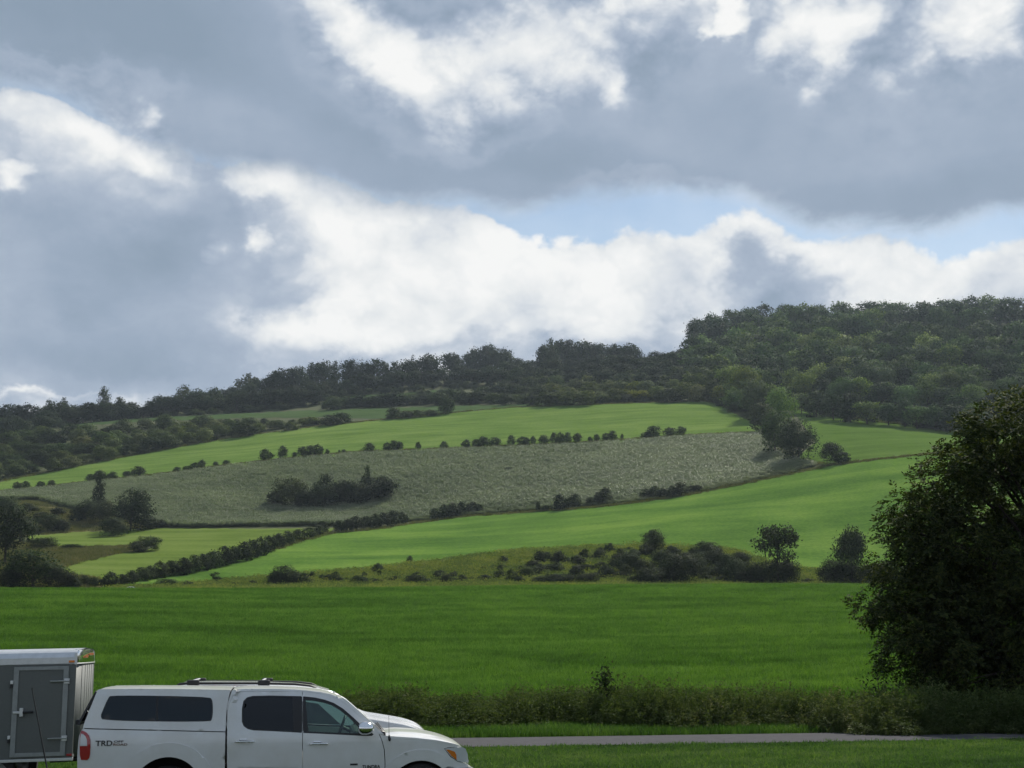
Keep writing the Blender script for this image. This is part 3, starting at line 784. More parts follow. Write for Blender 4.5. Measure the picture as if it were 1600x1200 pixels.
plant('gappy_tree', 'tree', 1216, 919, 58, 82, 'open', 'dark', 'gappy dark tree with a leaning head beside the goldenrod strip')
plant('leafy_tree', 'tree', 1332, 919, 50, 78, 'round', 'dark', 'taller leafy tree standing left of the big dark tree')

# field corner by the wood
plant('corner_tree', 'tree', 1212, 712, 50, 62, 'bush', 'mid', 'rounded grey-green tree at the right end of the corn, left of its darker twin', 'trees at the corn corner', tint=(1.2,1.4,1.05))
plant('corner_tree', 'tree', 1249, 722, 54, 58, 'bush', 'dark', 'rounded dark tree at the corn corner, nearest to the hayfield', 'trees at the corn corner', tint=(1.3,1.5,1.1))
plant('corner_tree', 'tree', 1220, 668, 44, 54, 'bush', 'mid', 'brighter green round-topped tree above the corn corner trees', 'trees at the corn corner', tint=(2.1,2.6,1.4))
plant('corner_tree', 'tree', 1192, 676, 34, 40, 'bush', 'dark', 'dark lower tree between the wood and the corn corner', 'trees at the corn corner')
plant('field_bush', 'bush', 1300, 724, 30, 28, 'bush', 'dark', 'dark spiky bush alone in the right hayfield', parts=False)
plant('field_bush', 'bush', 1316, 724, 22, 15, 'bush', 'dark', 'low bush leaning on the spiky bush in the right hayfield', parts=False)
plant('corner_tree', 'tree', 1180, 655, 40, 54, 'round', 'grey', 'brownish grey leafy tree at the foot of the wood by the field corner', 'trees at the corn corner')
plant('corner_tree', 'tree', 1168, 636, 46, 56, 'round', 'yellow', 'pale yellow-green tree at the foot of the wood', 'trees at the corn corner', tint=(1.2,1.25,1.0))
plant('corner_tree', 'tree', 1140, 622, 36, 44, 'round', 'mid', 'soft green round tree left of the pale yellow-green one', 'trees at the corn corner', tint=(2.0,2.2,1.4))
plant('corner_tree', 'tree', 1200, 650, 38, 44, 'round', 'mid', 'light green tree linking the wood to the corn corner trees', 'trees at the corn corner', tint=(1.8,2.1,1.3))
plant('lone_tree', 'tree', 255, 679, 28, 27, 'round', 'mid', 'pale rounded tree alone on the strip field edge at left', tint=(1.1,1.1,1.1))
plant('lone_tree', 'tree', 697, 647, 24, 24, 'bush', 'mid', 'pale rounded tree on the crest of the upper hayfield', tint=(.9,1,.9))
row([(614,655,26,16),(634,654,22,11),(653,652,22,10),(672,650,22,9)], 'in the brush on the upper hayfield crest', 'bushes on the crest of the upper hayfield', name='crest_bush', col='grey', look='pale')

# scrub at the far left, between the upper hayfield and the strip field
pts = []
up_x = [a for a, b in UPTOP][::-1]; up_y = [b for a, b in UPTOP][::-1]
for rr in range(8):
    step = 27
    for px in np.arange(-30 + (rr % 2)*13, 545, step):
        b = np.interp(px, up_x, up_y) - 1 - rr*11
        lim = np.interp(px, [-40,90,110,300,540], [684,676,676,664,656])
        if b < lim + 5: continue
        pts.append((px + random.uniform(-6, 6), b + random.uniform(-4, 2), random.uniform(22, 36), random.uniform(11, 20), rr))
pts.sort(key=lambda p: (p[4], p[0]))
cnt = {}
for (px, b, w, h, rr) in pts:
    cnt[rr] = cnt.get(rr, 0) + 1
    c = random.choice(['grey', 'mid', 'mid', 'dark', 'grey']); look = {'grey': 'pale', 'mid': 'green', 'dark': 'dark'}[c]
    if px < 100: c, look = random.choice([('mid','green'),('dark','dark')])
    tall = h > 16
    plant('scrub_bush', 'bush', px, b, w, h, 'bush', c, f'{look} bush, {nth(cnt[rr])} from the left, {nth(rr+1)} row up in the left scrub', 'bushes of the left scrub', parts=False, tint=random.choice([(1,1.05,.9),(1.4,1.4,1.1),(1.2,1.35,1.05)]))

# thicket band below the skyline trees, right of the scrub
k = 0
for rr, (dy, hh) in enumerate([(0, 17), (-11, 19), (-21, 18)]):
    k = 0
    for px in np.arange(520 + rr*9, 1130, 21):
        if rr == 2 and px < 780: continue
        base = np.interp(px, [520,560,700,740,800,900,1000,1110,1160], [640,636,632,631,633,632,628,626,640]) + dy
        if rr == 1 and px < 740: continue
        if px > 1060: hh2 = hh + 12
        else: hh2 = hh
        k += 1; bn = ('front', 'middle', 'back')[rr]
        c = 'dark' if px < 860 else random.choice(['mid','grey','dark','mid','yellow'] if rr < 2 else ['mid','grey'])
        look = {'grey':'pale','mid':'green','dark':'dark','yellow':'yellowish'}[c]
        plant('thicket_bush', 'bush', px + random.uniform(-5,5), base + random.uniform(-2,2), random.uniform(24,36), hh2*random.uniform(.8,1.2), 'bush', c,
              f'{look} bush, {nth(k)} in the {bn} row of the thicket above the upper hayfield', 'bushes of the thicket band', parts=False, tint=random.choice([(1,1.05,.95),(1.5,1.45,1.15)]))

# skyline trees
TPX = [0,15,60,75,100,150,165,200,215,260,300,350,375,420,460,500,560,600,660,720,750,770,800,830,850,880,920,960,990,1005,1050,1085]
TPY = [640,636,642,637,640,636,634,640,640,632,618,610,610,592,578,574,566,572,561,558,549,546,560,565,545,538,538,543,540,558,550,542]
RX = [-60,0,150,300,400,500,650,760,850,920,1000,1060,1100]; RY = [664,662,655,640,621,606,593,579,576,567,565,560,545]
k = 0
for px in np.arange(-30, 1090, 13.5):
    k += 1
    px2 = px + random.uniform(-4, 4)
    top = np.interp(px2, TPX, TPY) + random.uniform(-3, 4)
    base = np.interp(px2, RX, RY) + 5
    h = base - top
    kind = 'conifer' if (440 < px2 < 700 and k % 3 == 0) else random.choice(['round','bush','tall'] if k % 2 else ['bush','round'])
    w = random.uniform(24, 36) if kind != 'conifer' else 18
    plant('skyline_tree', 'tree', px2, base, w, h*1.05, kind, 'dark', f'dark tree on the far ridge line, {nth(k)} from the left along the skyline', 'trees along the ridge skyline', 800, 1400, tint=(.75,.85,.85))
k = 0
for px in np.arange(-30, 1090, 22):
    tb = np.interp(px, [-40,0,100,250,400,500,520,700,1085], [688,688,664,650,640,632,618,600,610])
    rb = np.interp(px, RX, RY)
    n = max(1, int((tb - rb) / 11))
    for j in range(n):
        base = tb - (tb - rb - 6) * j / max(1, n)
        k += 1
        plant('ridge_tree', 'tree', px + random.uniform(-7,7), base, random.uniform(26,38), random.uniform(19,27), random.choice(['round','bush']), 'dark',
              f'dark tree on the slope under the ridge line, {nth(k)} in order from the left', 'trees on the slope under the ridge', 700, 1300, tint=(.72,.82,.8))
# distinct skyline silhouettes
for (px, base, w, h, kind, lb) in [(160,654,20,42,'tall','tall rounded dark tree standing above the left skyline'),(388,622,34,36,'open','open-crowned tree standing clear on the skyline left of the dense wood'),
      (75,660,16,30,'open','scraggly small tree on the far left skyline'),(98,660,16,32,'open','ragged forked tree on the far left skyline'),(185,656,22,30,'conifer','pyramid-shaped dark tree on the left skyline'),
      (285,642,30,34,'open','thin grey half-bare tree on the left skyline'),(862,576,30,42,'open','feathery tree at the peak of the middle skyline'),(788,580,26,34,'open','loose-crowned tree right of the highest dark crown on the middle skyline')]:
    plant('standing_tree', 'tree', px, base, w, h, kind, 'grey' if 'bare' in lb else 'dark', lb, None, 800, 1400)

# wood on the right hill: rows from the field edge up to the crest
WX = [1085,1130,1160,1190,1230,1250,1300,1350,1400,1470,1600,1700]; WY = [610,632,650,640,634,646,656,662,666,674,688,694]
TOPX = [1085,1100,1130,1200,1240,1300,1350,1400,1500,1520,1570,1600,1700]; TOPY = [510,493,486,479,476,479,478,476,474,466,472,471,468]
RW = [1085,1100,1150,1250,1400,1600,1700]; RWY = [560,532,518,508,505,500,497]
rows_n = 9
for rr in range(rows_n):
    k = 0
    for px in np.arange(1092 + (rr % 2)*13, 1690, 26.5):
        b0 = np.interp(px, WX, WY); b1 = np.interp(px, RW, RWY) + 3
        f = rr / (rows_n - 1)
        base = b0 + (b1 - b0) * f
        if px < 1120 and rr < 2: continue
        if rr < 2 and px > 1560: continue
        k += 1
        if rr == rows_n - 1:
            h = base - np.interp(px, TOPX, TOPY) + random.uniform(-1, 3); w = random.uniform(28, 38)
        elif rr == 0: h = random.uniform(26, 44); w = random.uniform(26, 40)
        else: h = random.uniform(34, 46); w = random.uniform(32, 46)
        upper = rr >= 6
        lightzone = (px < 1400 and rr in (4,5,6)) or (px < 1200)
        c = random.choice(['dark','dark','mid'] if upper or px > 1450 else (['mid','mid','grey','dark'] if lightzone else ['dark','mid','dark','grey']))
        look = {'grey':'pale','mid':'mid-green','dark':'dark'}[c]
        rn = 'front' if rr == 0 else 'crest' if rr == rows_n-1 else nth(rr+1)
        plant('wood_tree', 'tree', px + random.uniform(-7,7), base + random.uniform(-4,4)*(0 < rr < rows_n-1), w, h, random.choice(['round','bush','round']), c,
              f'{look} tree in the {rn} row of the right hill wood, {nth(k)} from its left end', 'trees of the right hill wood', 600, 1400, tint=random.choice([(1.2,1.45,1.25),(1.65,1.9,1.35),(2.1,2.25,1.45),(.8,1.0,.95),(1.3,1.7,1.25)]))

# ------------------------------------------------------------------ scattered ground cover (stuff)
SRC = bpy.data.collections.new('scatter_sources')
def source(name, V, F, mat):
    c = bpy.data.collections.get(name) or bpy.data.collections.new(name)
    return mesh_np(name, V, F, mat if isinstance(mat, list) else [mat])
def scatter(name, pts, scl, meshes, label=None, tilt=.08, seed=1):
    """many small plants that nobody could count: one object whose points carry instances of a few meshes"""
    r = np.random.default_rng(seed); n = len(pts)
    col = bpy.data.collections.new(name + '_kit')
    for i, me in enumerate(meshes):
        o = bpy.data.objects.new(f'{name}_sprig', me); col.objects.link(o)
    me = bpy.data.meshes.new(name); me.vertices.add(n); me.vertices.foreach_set('co', np.asarray(pts, np.float32).ravel())
    a = me.attributes.new('turn', 'FLOAT_VECTOR', 'POINT'); rot = np.stack([r.normal(0, tilt, n), r.normal(0, tilt, n), r.uniform(0, 6.28, n)], -1); a.data.foreach_set('vector', rot.astype(np.float32).ravel())
    a = me.attributes.new('size', 'FLOAT_VECTOR', 'POINT'); a.data.foreach_set('vector', np.asarray(scl, np.float32).ravel())
    a = me.attributes.new('pick', 'INT', 'POINT'); a.data.foreach_set('value', r.integers(0, len(meshes), n).astype(np.int32))
    o = link(name, me)
    g = bpy.data.node_groups.new(name, 'GeometryNodeTree')
    g.interface.new_socket('Geometry', in_out='INPUT', socket_type='NodeSocketGeometry'); g.interface.new_socket('Geometry', in_out='OUTPUT', socket_type='NodeSocketGeometry')
    gi = g.nodes.new('NodeGroupInput'); go = g.nodes.new('NodeGroupOutput'); ip = g.nodes.new('GeometryNodeInstanceOnPoints')
    ci = g.nodes.new('GeometryNodeCollectionInfo'); ci.inputs['Collection'].default_value = col; ci.inputs['Separate Children'].default_value = True; ci.inputs['Reset Children'].default_value = True
    def att(nm, ty):
        q = g.nodes.new('GeometryNodeInputNamedAttribute'); q.data_type = ty; q.inputs[0].default_value = nm; return q.outputs[0]
    g.links.new(gi.outputs[0], ip.inputs['Points']); g.links.new(ci.outputs[0], ip.inputs['Instance']); ip.inputs['Pick Instance'].default_value = True
    g.links.new(att('pick', 'INT'), ip.inputs['Instance Index'])
    e = g.nodes.new('FunctionNodeEulerToRotation'); g.links.new(att('turn', 'FLOAT_VECTOR'), e.inputs[0]); g.links.new(e.outputs[0], ip.inputs['Rotation'])
    g.links.new(att('size', 'FLOAT_VECTOR'), ip.inputs['Scale']); g.links.new(ip.outputs[0], go.inputs[0])
    m = o.modifiers.new('scatter', 'NODES'); m.node_group = g
    tag(o, label, None, None, 'stuff'); return o

def tuft(r, n, rad, h, wid, lean=.5):
    """a patch of grass blades: one bent triangle pair per blade"""
    p = r.uniform(-rad, rad, (n, 2)); a = r.uniform(0, 6.28, n); hh = h*r.uniform(.5, 1.2, n); w = wid*r.uniform(.6, 1.3, n)
    dx, dy = np.cos(a), np.sin(a); l = lean*r.uniform(.2, 1, n)*hh
    b0 = np.stack([p[:,0]-dy*w/2, p[:,1]+dx*w/2, np.full(n, -.02)], -1); b1 = np.stack([p[:,0]+dy*w/2, p[:,1]-dx*w/2, np.full(n, -.02)], -1)
    m0 = np.stack([p[:,0]+dx*l*.35-dy*w*.35, p[:,1]+dy*l*.35+dx*w*.35, hh*.6], -1); m1 = np.stack([p[:,0]+dx*l*.35+dy*w*.35, p[:,1]+dy*l*.35-dx*w*.35, hh*.6], -1)
    t = np.stack([p[:,0]+dx*l, p[:,1]+dy*l, hh], -1)
    V = np.stack([b0, b1, m1, m0, t], 1).reshape(-1, 3); i = np.arange(n)*5
    F = np.concatenate([np.stack([i, i+1, i+2], -1), np.stack([i, i+2, i+3], -1), np.stack([i+3, i+2, i+4], -1)])
    return V, F
def grassy(name, cols, transl=.45, rough=.8, gloss=.06, big=.05, clump=.5):
    M = Mat(name); P = pos(M)
    oi = M.n('ShaderNodeObjectInfo'); geo = M.n('ShaderNodeNewGeometry')
    f = M.noise(M.mapping(P, (big, big*1.7, 0), R(14)), 1, 6, .65, .9); g = M.noise(P, clump, 4, .6)
    s = M.n('ShaderNodeMath', operation='MULTIPLY_ADD'); M.L.new(geo.outputs['Random Per Island'], s.inputs[0]); s.inputs[1].default_value = .30; M.L.new(f, s.inputs[2])
    s2 = M.n('ShaderNodeMath', operation='MULTIPLY_ADD'); M.L.new(g, s2.inputs[0]); s2.inputs[1].default_value = .55; M.L.new(s.outputs[0], s2.inputs[2])
    s3 = M.n('ShaderNodeMath', operation='SUBTRACT'); M.L.new(s2.outputs[0], s3.inputs[0]); s3.inputs[1].default_value = .42
    c = M.ramp(s3.outputs[0], cols)
    p = M.princ(c, rough, spec=gloss); t = M.n('ShaderNodeBsdfTranslucent'); M.L.new(M.mix(1.0, c, (1.1,1.2,.5), 'MULTIPLY'), t.inputs[0])
    mx = M.n('ShaderNodeMixShader'); mx.inputs[0].default_value = transl; M.L.new(p.outputs[0], mx.inputs[1]); M.L.new(t.outputs[0], mx.inputs[2])
    return M.done(mx)
g_meadow = grassy('meadow_blades', [(.2, (.024,.062,.012)), (.40, (.047,.108,.020)), (.56, (.080,.160,.030)), (.8, (.125,.22,.046))])
g_front = grassy('verge_blades', [(.2, (.020,.052,.014)), (.42, (.040,.090,.022)), (.58, (.068,.130,.034)), (.8, (.12,.175,.06))], big=.12, clump=.9)
g_weed = grassy('weed_leaves', [(.15, (.022,.036,.012)), (.45, (.052,.078,.026)), (.65, (.095,.120,.048)), (.85, (.18,.17,.11))], transl=.3, big=.15, clump=1.5)
g_rough = grassy('rough_blades', [(.15, (.050,.062,.024)), (.45, (.095,.105,.042)), (.65, (.14,.135,.065)), (.85, (.17,.15,.09))], transl=.3, big=.08, clump=.15)
g_gold = grassy('goldenrod', [(.15, (.050,.078,.026)), (.38, (.10,.14,.045)), (.55, (.16,.20,.058)), (.68, (.25,.26,.060)), (.85, (.19,.17,.10))], transl=.3, big=.12, clump=.10)
g_corn = grassy('corn_leaves', [(.2, (.095,.135,.070)), (.5, (.17,.215,.125)), (.8, (.29,.335,.22))], transl=.3, rough=.5, gloss=.25, big=.02, clump=.08)
g_tassel = plain('corn_tassel', (.36,.37,.26), .7, grain=8)
r = np.random.default_rng(5)
def polar_points(n, a0, a1, d0, d1, power=1.0):
    """random ground points, denser near the camera so that they look evenly spaced"""
    u = r.random(n); d = (d0**(2-power) + u*(d1**(2-power) - d0**(2-power)))**(1/(2-power))
    a = np.radians(r.uniform(a0, a1, n)); return a, d
def to_xyz(a, d, lift=0): return np.stack([np.sin(a)*d, np.cos(a)*d, height_polar(a, d)+lift], -1)
# meadow
tm = []
for i in range(5):
    V, F = tuft(np.random.default_rng(i), 46, .5, .26, .022, .8); tm.append(mesh_np('grass_patch', V, F, [g_meadow]))
a, d = polar_points(52000, -27, 27, 43.2, 250, 1.35)
s = np.interp(d, [43, 120, 250], [.9, 1.5, 2.2])[:,None] * r.uniform(.8, 1.3, (len(d),1)); s = np.hstack([s, s, np.interp(d, [43,250],[.8,1.1])[:,None]*r.uniform(.6,1.4,(len(d),1))])
scatter('meadow_grass', to_xyz(a, d, .02), s, tm, 'green meadow grass covering the field behind the lane', seed=2)
# front lawn and verge
tf = []
for i in range(4):
    V, F = tuft(np.random.default_rng(20+i), 60, .35, .10, .012, 1.0); tf.append(mesh_np('lawn_patch', V, F, [g_front]))
a, d = polar_points(42000, -28, 28, 16, 43.5, 1.0)
px, py = project(np.sin(a)*d, np.cos(a)*d, np.zeros_like(d))
ok = (py > ny(px) + 3) | (py < fy_(px) - 1)
a, d, py, px = a[ok], d[ok], py[ok], px[ok]
s = r.uniform(.8, 1.4, (len(d), 1)) * np.ones((1, 3)); s[:,2] *= np.where(py < fy_(px), 1.6, .55)
scatter('lawn_grass', to_xyz(a, d, -.01), s, tf, 'short rough grass on both sides of the lane', seed=3)
# weed bank
tw = []
for i in range(8):
    q = np.random.default_rng(40+i); Vs = []; Fs = []; k = 0
    for st in range(q.integers(3, 6)):
        bx, by = q.normal(0, .18, 2); hh = q.uniform(.6, 1.15); lx, ly = q.normal(0, .12, 2)
        t = np.linspace(0, 1, 5); C0 = np.stack([bx+lx*t**2, by+ly*t**2, hh*t], -1)
        sw = .008*(1-t*.7); L = np.stack([C0[:,0]-sw, C0[:,1], C0[:,2]], -1); Rr = np.stack([C0[:,0]+sw, C0[:,1], C0[:,2]], -1)
        V = np.concatenate([L, Rr]); F = np.array([(j, j+5, j+6, j+1) for j in range(4)]); Vs.append(V); Fs.append(F + k); k += len(V)
        nl = q.integers(18, 34); tt = q.uniform(.12, 1.0, nl)
        P = np.stack([bx+lx*tt**2, by+ly*tt**2, hh*tt], -1) + q.normal(0, .06, (nl, 3)); N = q.normal(size=(nl, 3)) + np.array([0,0,.6])
        V, F = leaves(P, N, .045, q, 2.2); Vs.append(V); Fs.append(F + k); k += len(V)
    V, F = tuft(q, 26, .3, .5, .02, .5); F4 = np.hstack([F, F[:, 2:3]])
    tw.append(mesh_np('weed', np.concatenate(Vs), np.concatenate(Fs), [g_weed]))
    tw.append(mesh_np('weed', V, F, [g_weed]))
n = 10000
a = np.radians(r.uniform(-28, 28, n)); d = r.uniform(39.6, 43.6, n) + .8*np.sin(a*40) 
px, _ = project(np.sin(a)*d, np.cos(a)*d, np.zeros(n))
tall = np.interp(px, [200, 440, 560, 700, 1000, 1350], [.22, .35, .95, .95, 1.12, 1.05]) * (1.0 + .06*np.sin(px/31) + .05*np.sin(px/13+2) + .05*np.sin(px/71))
front = np.clip((d - .8*np.sin(a*40) - 39.5) / .9, .35, 1)
s = np.stack([r.uniform(.8,1.3,n), r.uniform(.8,1.3,n), tall*.82*front*r.uniform(.5, 1.4, n)*1.0], -1)
keep = r.random(n) < np.interp(px, [200, 440, 600], [.25, .4, 1])
scatter('weed_bank', to_xyz(a, d)[keep], s[keep], tw, 'tall tangled weeds along the far side of the lane', seed=4, tilt=.12)
# corn
tc = []
for i in range(6):
    q = np.random.default_rng(60+i); Vs = []; Fs = []; mi = []; k = 0
    for pl in range(6):
        bx = (pl-2.5)*.42 + q.normal(0, .05); by = q.normal(0, .3); hh = q.uniform(1.9, 2.3)
        for lf in range(6):
            an = q.uniform(0, 6.28); z = hh*q.uniform(.3, .85); ln = q.uniform(.5, .85); c_, s_ = math.cos(an), math.sin(an); w = .055
            V = [(bx-s_*w, by+c_*w, z), (bx+s_*w, by-c_*w, z), (bx+c_*ln*.5+s_*w, by+s_*ln*.5-c_*w, z+.25), (bx+c_*ln*.5-s_*w, by+s_*ln*.5+c_*w, z+.25), (bx+c_*ln, by+s_*ln, z-.05)]
            Vs += V; Fs += [(k, k+1, k+2, k+3), (k+3, k+2, k+4, k+4)]; mi += [0, 0]; k += 5
        V = [(bx-.03, by, hh-.5), (bx+.03, by, hh-.5), (bx+.03, by+.02, hh), (bx-.03, by, hh)]; Vs += V; Fs.append((k, k+1, k+2, k+3)); mi.append(0); k += 4
        for tt in range(3):
            an = q.uniform(0, 6.28); V = [(bx-.03, by, hh-.05), (bx+.03, by+.01, hh-.05), (bx+math.cos(an)*.15, by+math.sin(an)*.15, hh+.28)]; Vs += V; Fs.append((k, k+1, k+2)); mi.append(1); k += 3
    Fs = [f if len(f) < 4 or f[2] != f[3] else f[:3] for f in Fs]
    tc.append(mesh_np('corn_stand', np.array(Vs), Fs, [g_corn, g_tassel], mi=mi))
poly = np.array(H1B + LOWCORN, float)
def inside_field(poly, n, dmin, dmax, a0=-26, a1=14):
    a = np.radians(r.uniform(a0, a1, n)); d = np.sqrt(r.uniform(dmin**2, dmax**2, n))
    X = to_xyz(a, d); px, py = project(X[:,0], X[:,1], X[:,2])
    ok = in_poly(np.stack([px, py], -1), poly) & (d > 420)
    return X[ok]
X = inside_field(poly, 90000, 440, 720)
s = r.uniform(.85, 1.2, (len(X), 1)) * np.array([[1.5, 1.5, 1.0]])
px, py = project(X[:,0], X[:,1], X[:,2]); edge_y = np.interp(px, [a_ for a_, b_ in MID], [b_ for a_, b_ in MID])
s[:,2] *= np.where(px > 515, np.clip(.25 + (edge_y - py)/16, .25, 1), 1)
scatter('corn_crop', X, s, tc, 'dull grey-green ripening corn with pale tassels', seed=6, tilt=.03)
print('corn stands', len(X))
# goldenrod and rough growth in the strip
tg = []
for i in range(5):
    q = np.random.default_rng(80+i)
    P = q.normal(0, .8, (60, 3)); P[:,2] = q.uniform(.1, 1.1, 60); V, F = leaves(P, q.normal(size=(60,3)) + np.array([0,-.3,.6]), .20, q, 1.3)
    tg.append(mesh_np('goldenrod_clump', V, F, [g_gold]))
gp = np.array([(170,924)] + MIDLOW[::-1][1:] + [(1800,930),(300,930)], float)
a = np.radians(r.uniform(-26, 26, 40000)); d = r.uniform(290, 400, 40000); X = to_xyz(a, d); px, py = project(X[:,0], X[:,1], X[:,2])
X = X[in_poly(np.stack([px, py], -1), gp)]
s = r.uniform(.5, 1.5, (len(X), 1)) * np.array([[1, 1, 1.0]])
scatter('goldenrod_growth', X, s, tg, 'yellowish goldenrod and rough weeds behind the meadow brow', seed=7)
# rough brown grass at the left, and ragged field margins
tr = []
for i in range(4):
    V, F = tuft(np.random.default_rng(90+i), 70, 1.6, .55, .11, .6); tr.append(mesh_np('rough_patch', V, F, [g_rough]))
X1 = []
for pl in ([(-60,845),(40,848),(60,852),(120,856),(200,853),(225,857),(180,866),(120,880),(75,893),(100,897),(150,904),(180,916),(60,922),(-60,922)],
           [(-60,792),(0,784),(60,783),(110,797),(160,802),(215,817),(240,824),(120,832),(40,837),(-60,838)]):
    a = np.radians(r.uniform(-27, -10, 16000)); d = r.uniform(300, 600, 16000); X = to_xyz(a, d); px, py = project(X[:,0], X[:,1], X[:,2]); X1.append(X[in_poly(np.stack([px, py], -1), pl)])
def along(line, n, spread, dmin=290, dmax=900):
    P = resample(line, 8)[:-int(len(resample(line, 8))*.0) or None]
    out = []
    L = np.array(line, float); seg = np.linalg.norm(np.diff(L, axis=0), axis=1); cum = np.r_[0, np.cumsum(seg)]
    for t in np.random.default_rng(9).uniform(0, cum[-1], n):
        qx = np.interp(t, cum, L[:,0]); qy = np.interp(t, cum, L[:,1]); g = ground_at(qx, qy, dmin, dmax)
        out.append((g[0] + r.normal(0, spread), g[1] + r.normal(0, spread)))
    out = np.array(out); return np.stack([out[:,0], out[:,1], height(out[:,0], out[:,1])], -1)
X1.append(along(H1, 700, .8)); X1.append(along(MID, 900, 1.2)); X1.append(along(UPTOP, 500, 1.0)); X1.append(along([(1200,700),(1225,718),(1275,727)], 120, 2)); X1.append(along([(1238,640),(1290,645),(1320,653),(1380,660),(1470,668)], 160, 2))
X = np.concatenate(X1); s = r.uniform(.7, 1.4, (len(X), 1)) * np.ones((1, 3))
scatter('rough_growth', X, s, tr, 'rough unmown grass along the field margins', seed=8)
# undergrowth in the woods and the scrub
tu = [CROWN['bush', i, 'dark'] for i in range(4)] + [CROWN['bush', 4, 'mid']]
wood = [(1085,600),(1130,640),(1190,655),(1240,636),(1300,652),(1400,664),(1470,672),(1700,690),(1700,495),(1500,500),(1250,505),(1130,518),(1090,535)]
ridge = [(-60,700),(100,668),(250,656),(400,646),(520,640),(700,636),(900,632),(1100,626),(1130,560),(1000,568),(850,578),(650,596),(400,624),(150,658),(-60,668)]
scrub = [(a_, b_ - 1) for a_, b_ in zip(up_x, up_y) if a_ < 520] + [(520,656),(300,664),(110,674),(-60,684)]
X1 = []; S1 = []
for pl, n, hh in ((wood, 9000, 5.0), (ridge, 5000, 4.0), (scrub, 5000, 2.6)):
    a = np.radians(r.uniform(-26, 26, n)); d = r.uniform(620, 1290, n); X = to_xyz(a, d); px, py = project(X[:,0], X[:,1], X[:,2])
    strip_field = in_poly(np.stack([px, py], -1), [(108,668),(520,656),(905,634),(905,627),(720,633),(500,639),(100,661)]) | in_poly(np.stack([px, py], -1), [(515,634),(720,613),(720,608),(510,625)])
    ok = in_poly(np.stack([px, py], -1), pl) & ~strip_field; X = X[ok]; X1.append(X); S1.append(r.uniform(.6, 1.4, (len(X), 1))*np.array([[hh*1.5, hh*1.5, hh]]))
scatter('undergrowth', np.concatenate(X1), np.concatenate(S1), tu, 'dense undergrowth filling the woods and scrub', seed=9)
print('undergrowth', sum(map(len, X1)))

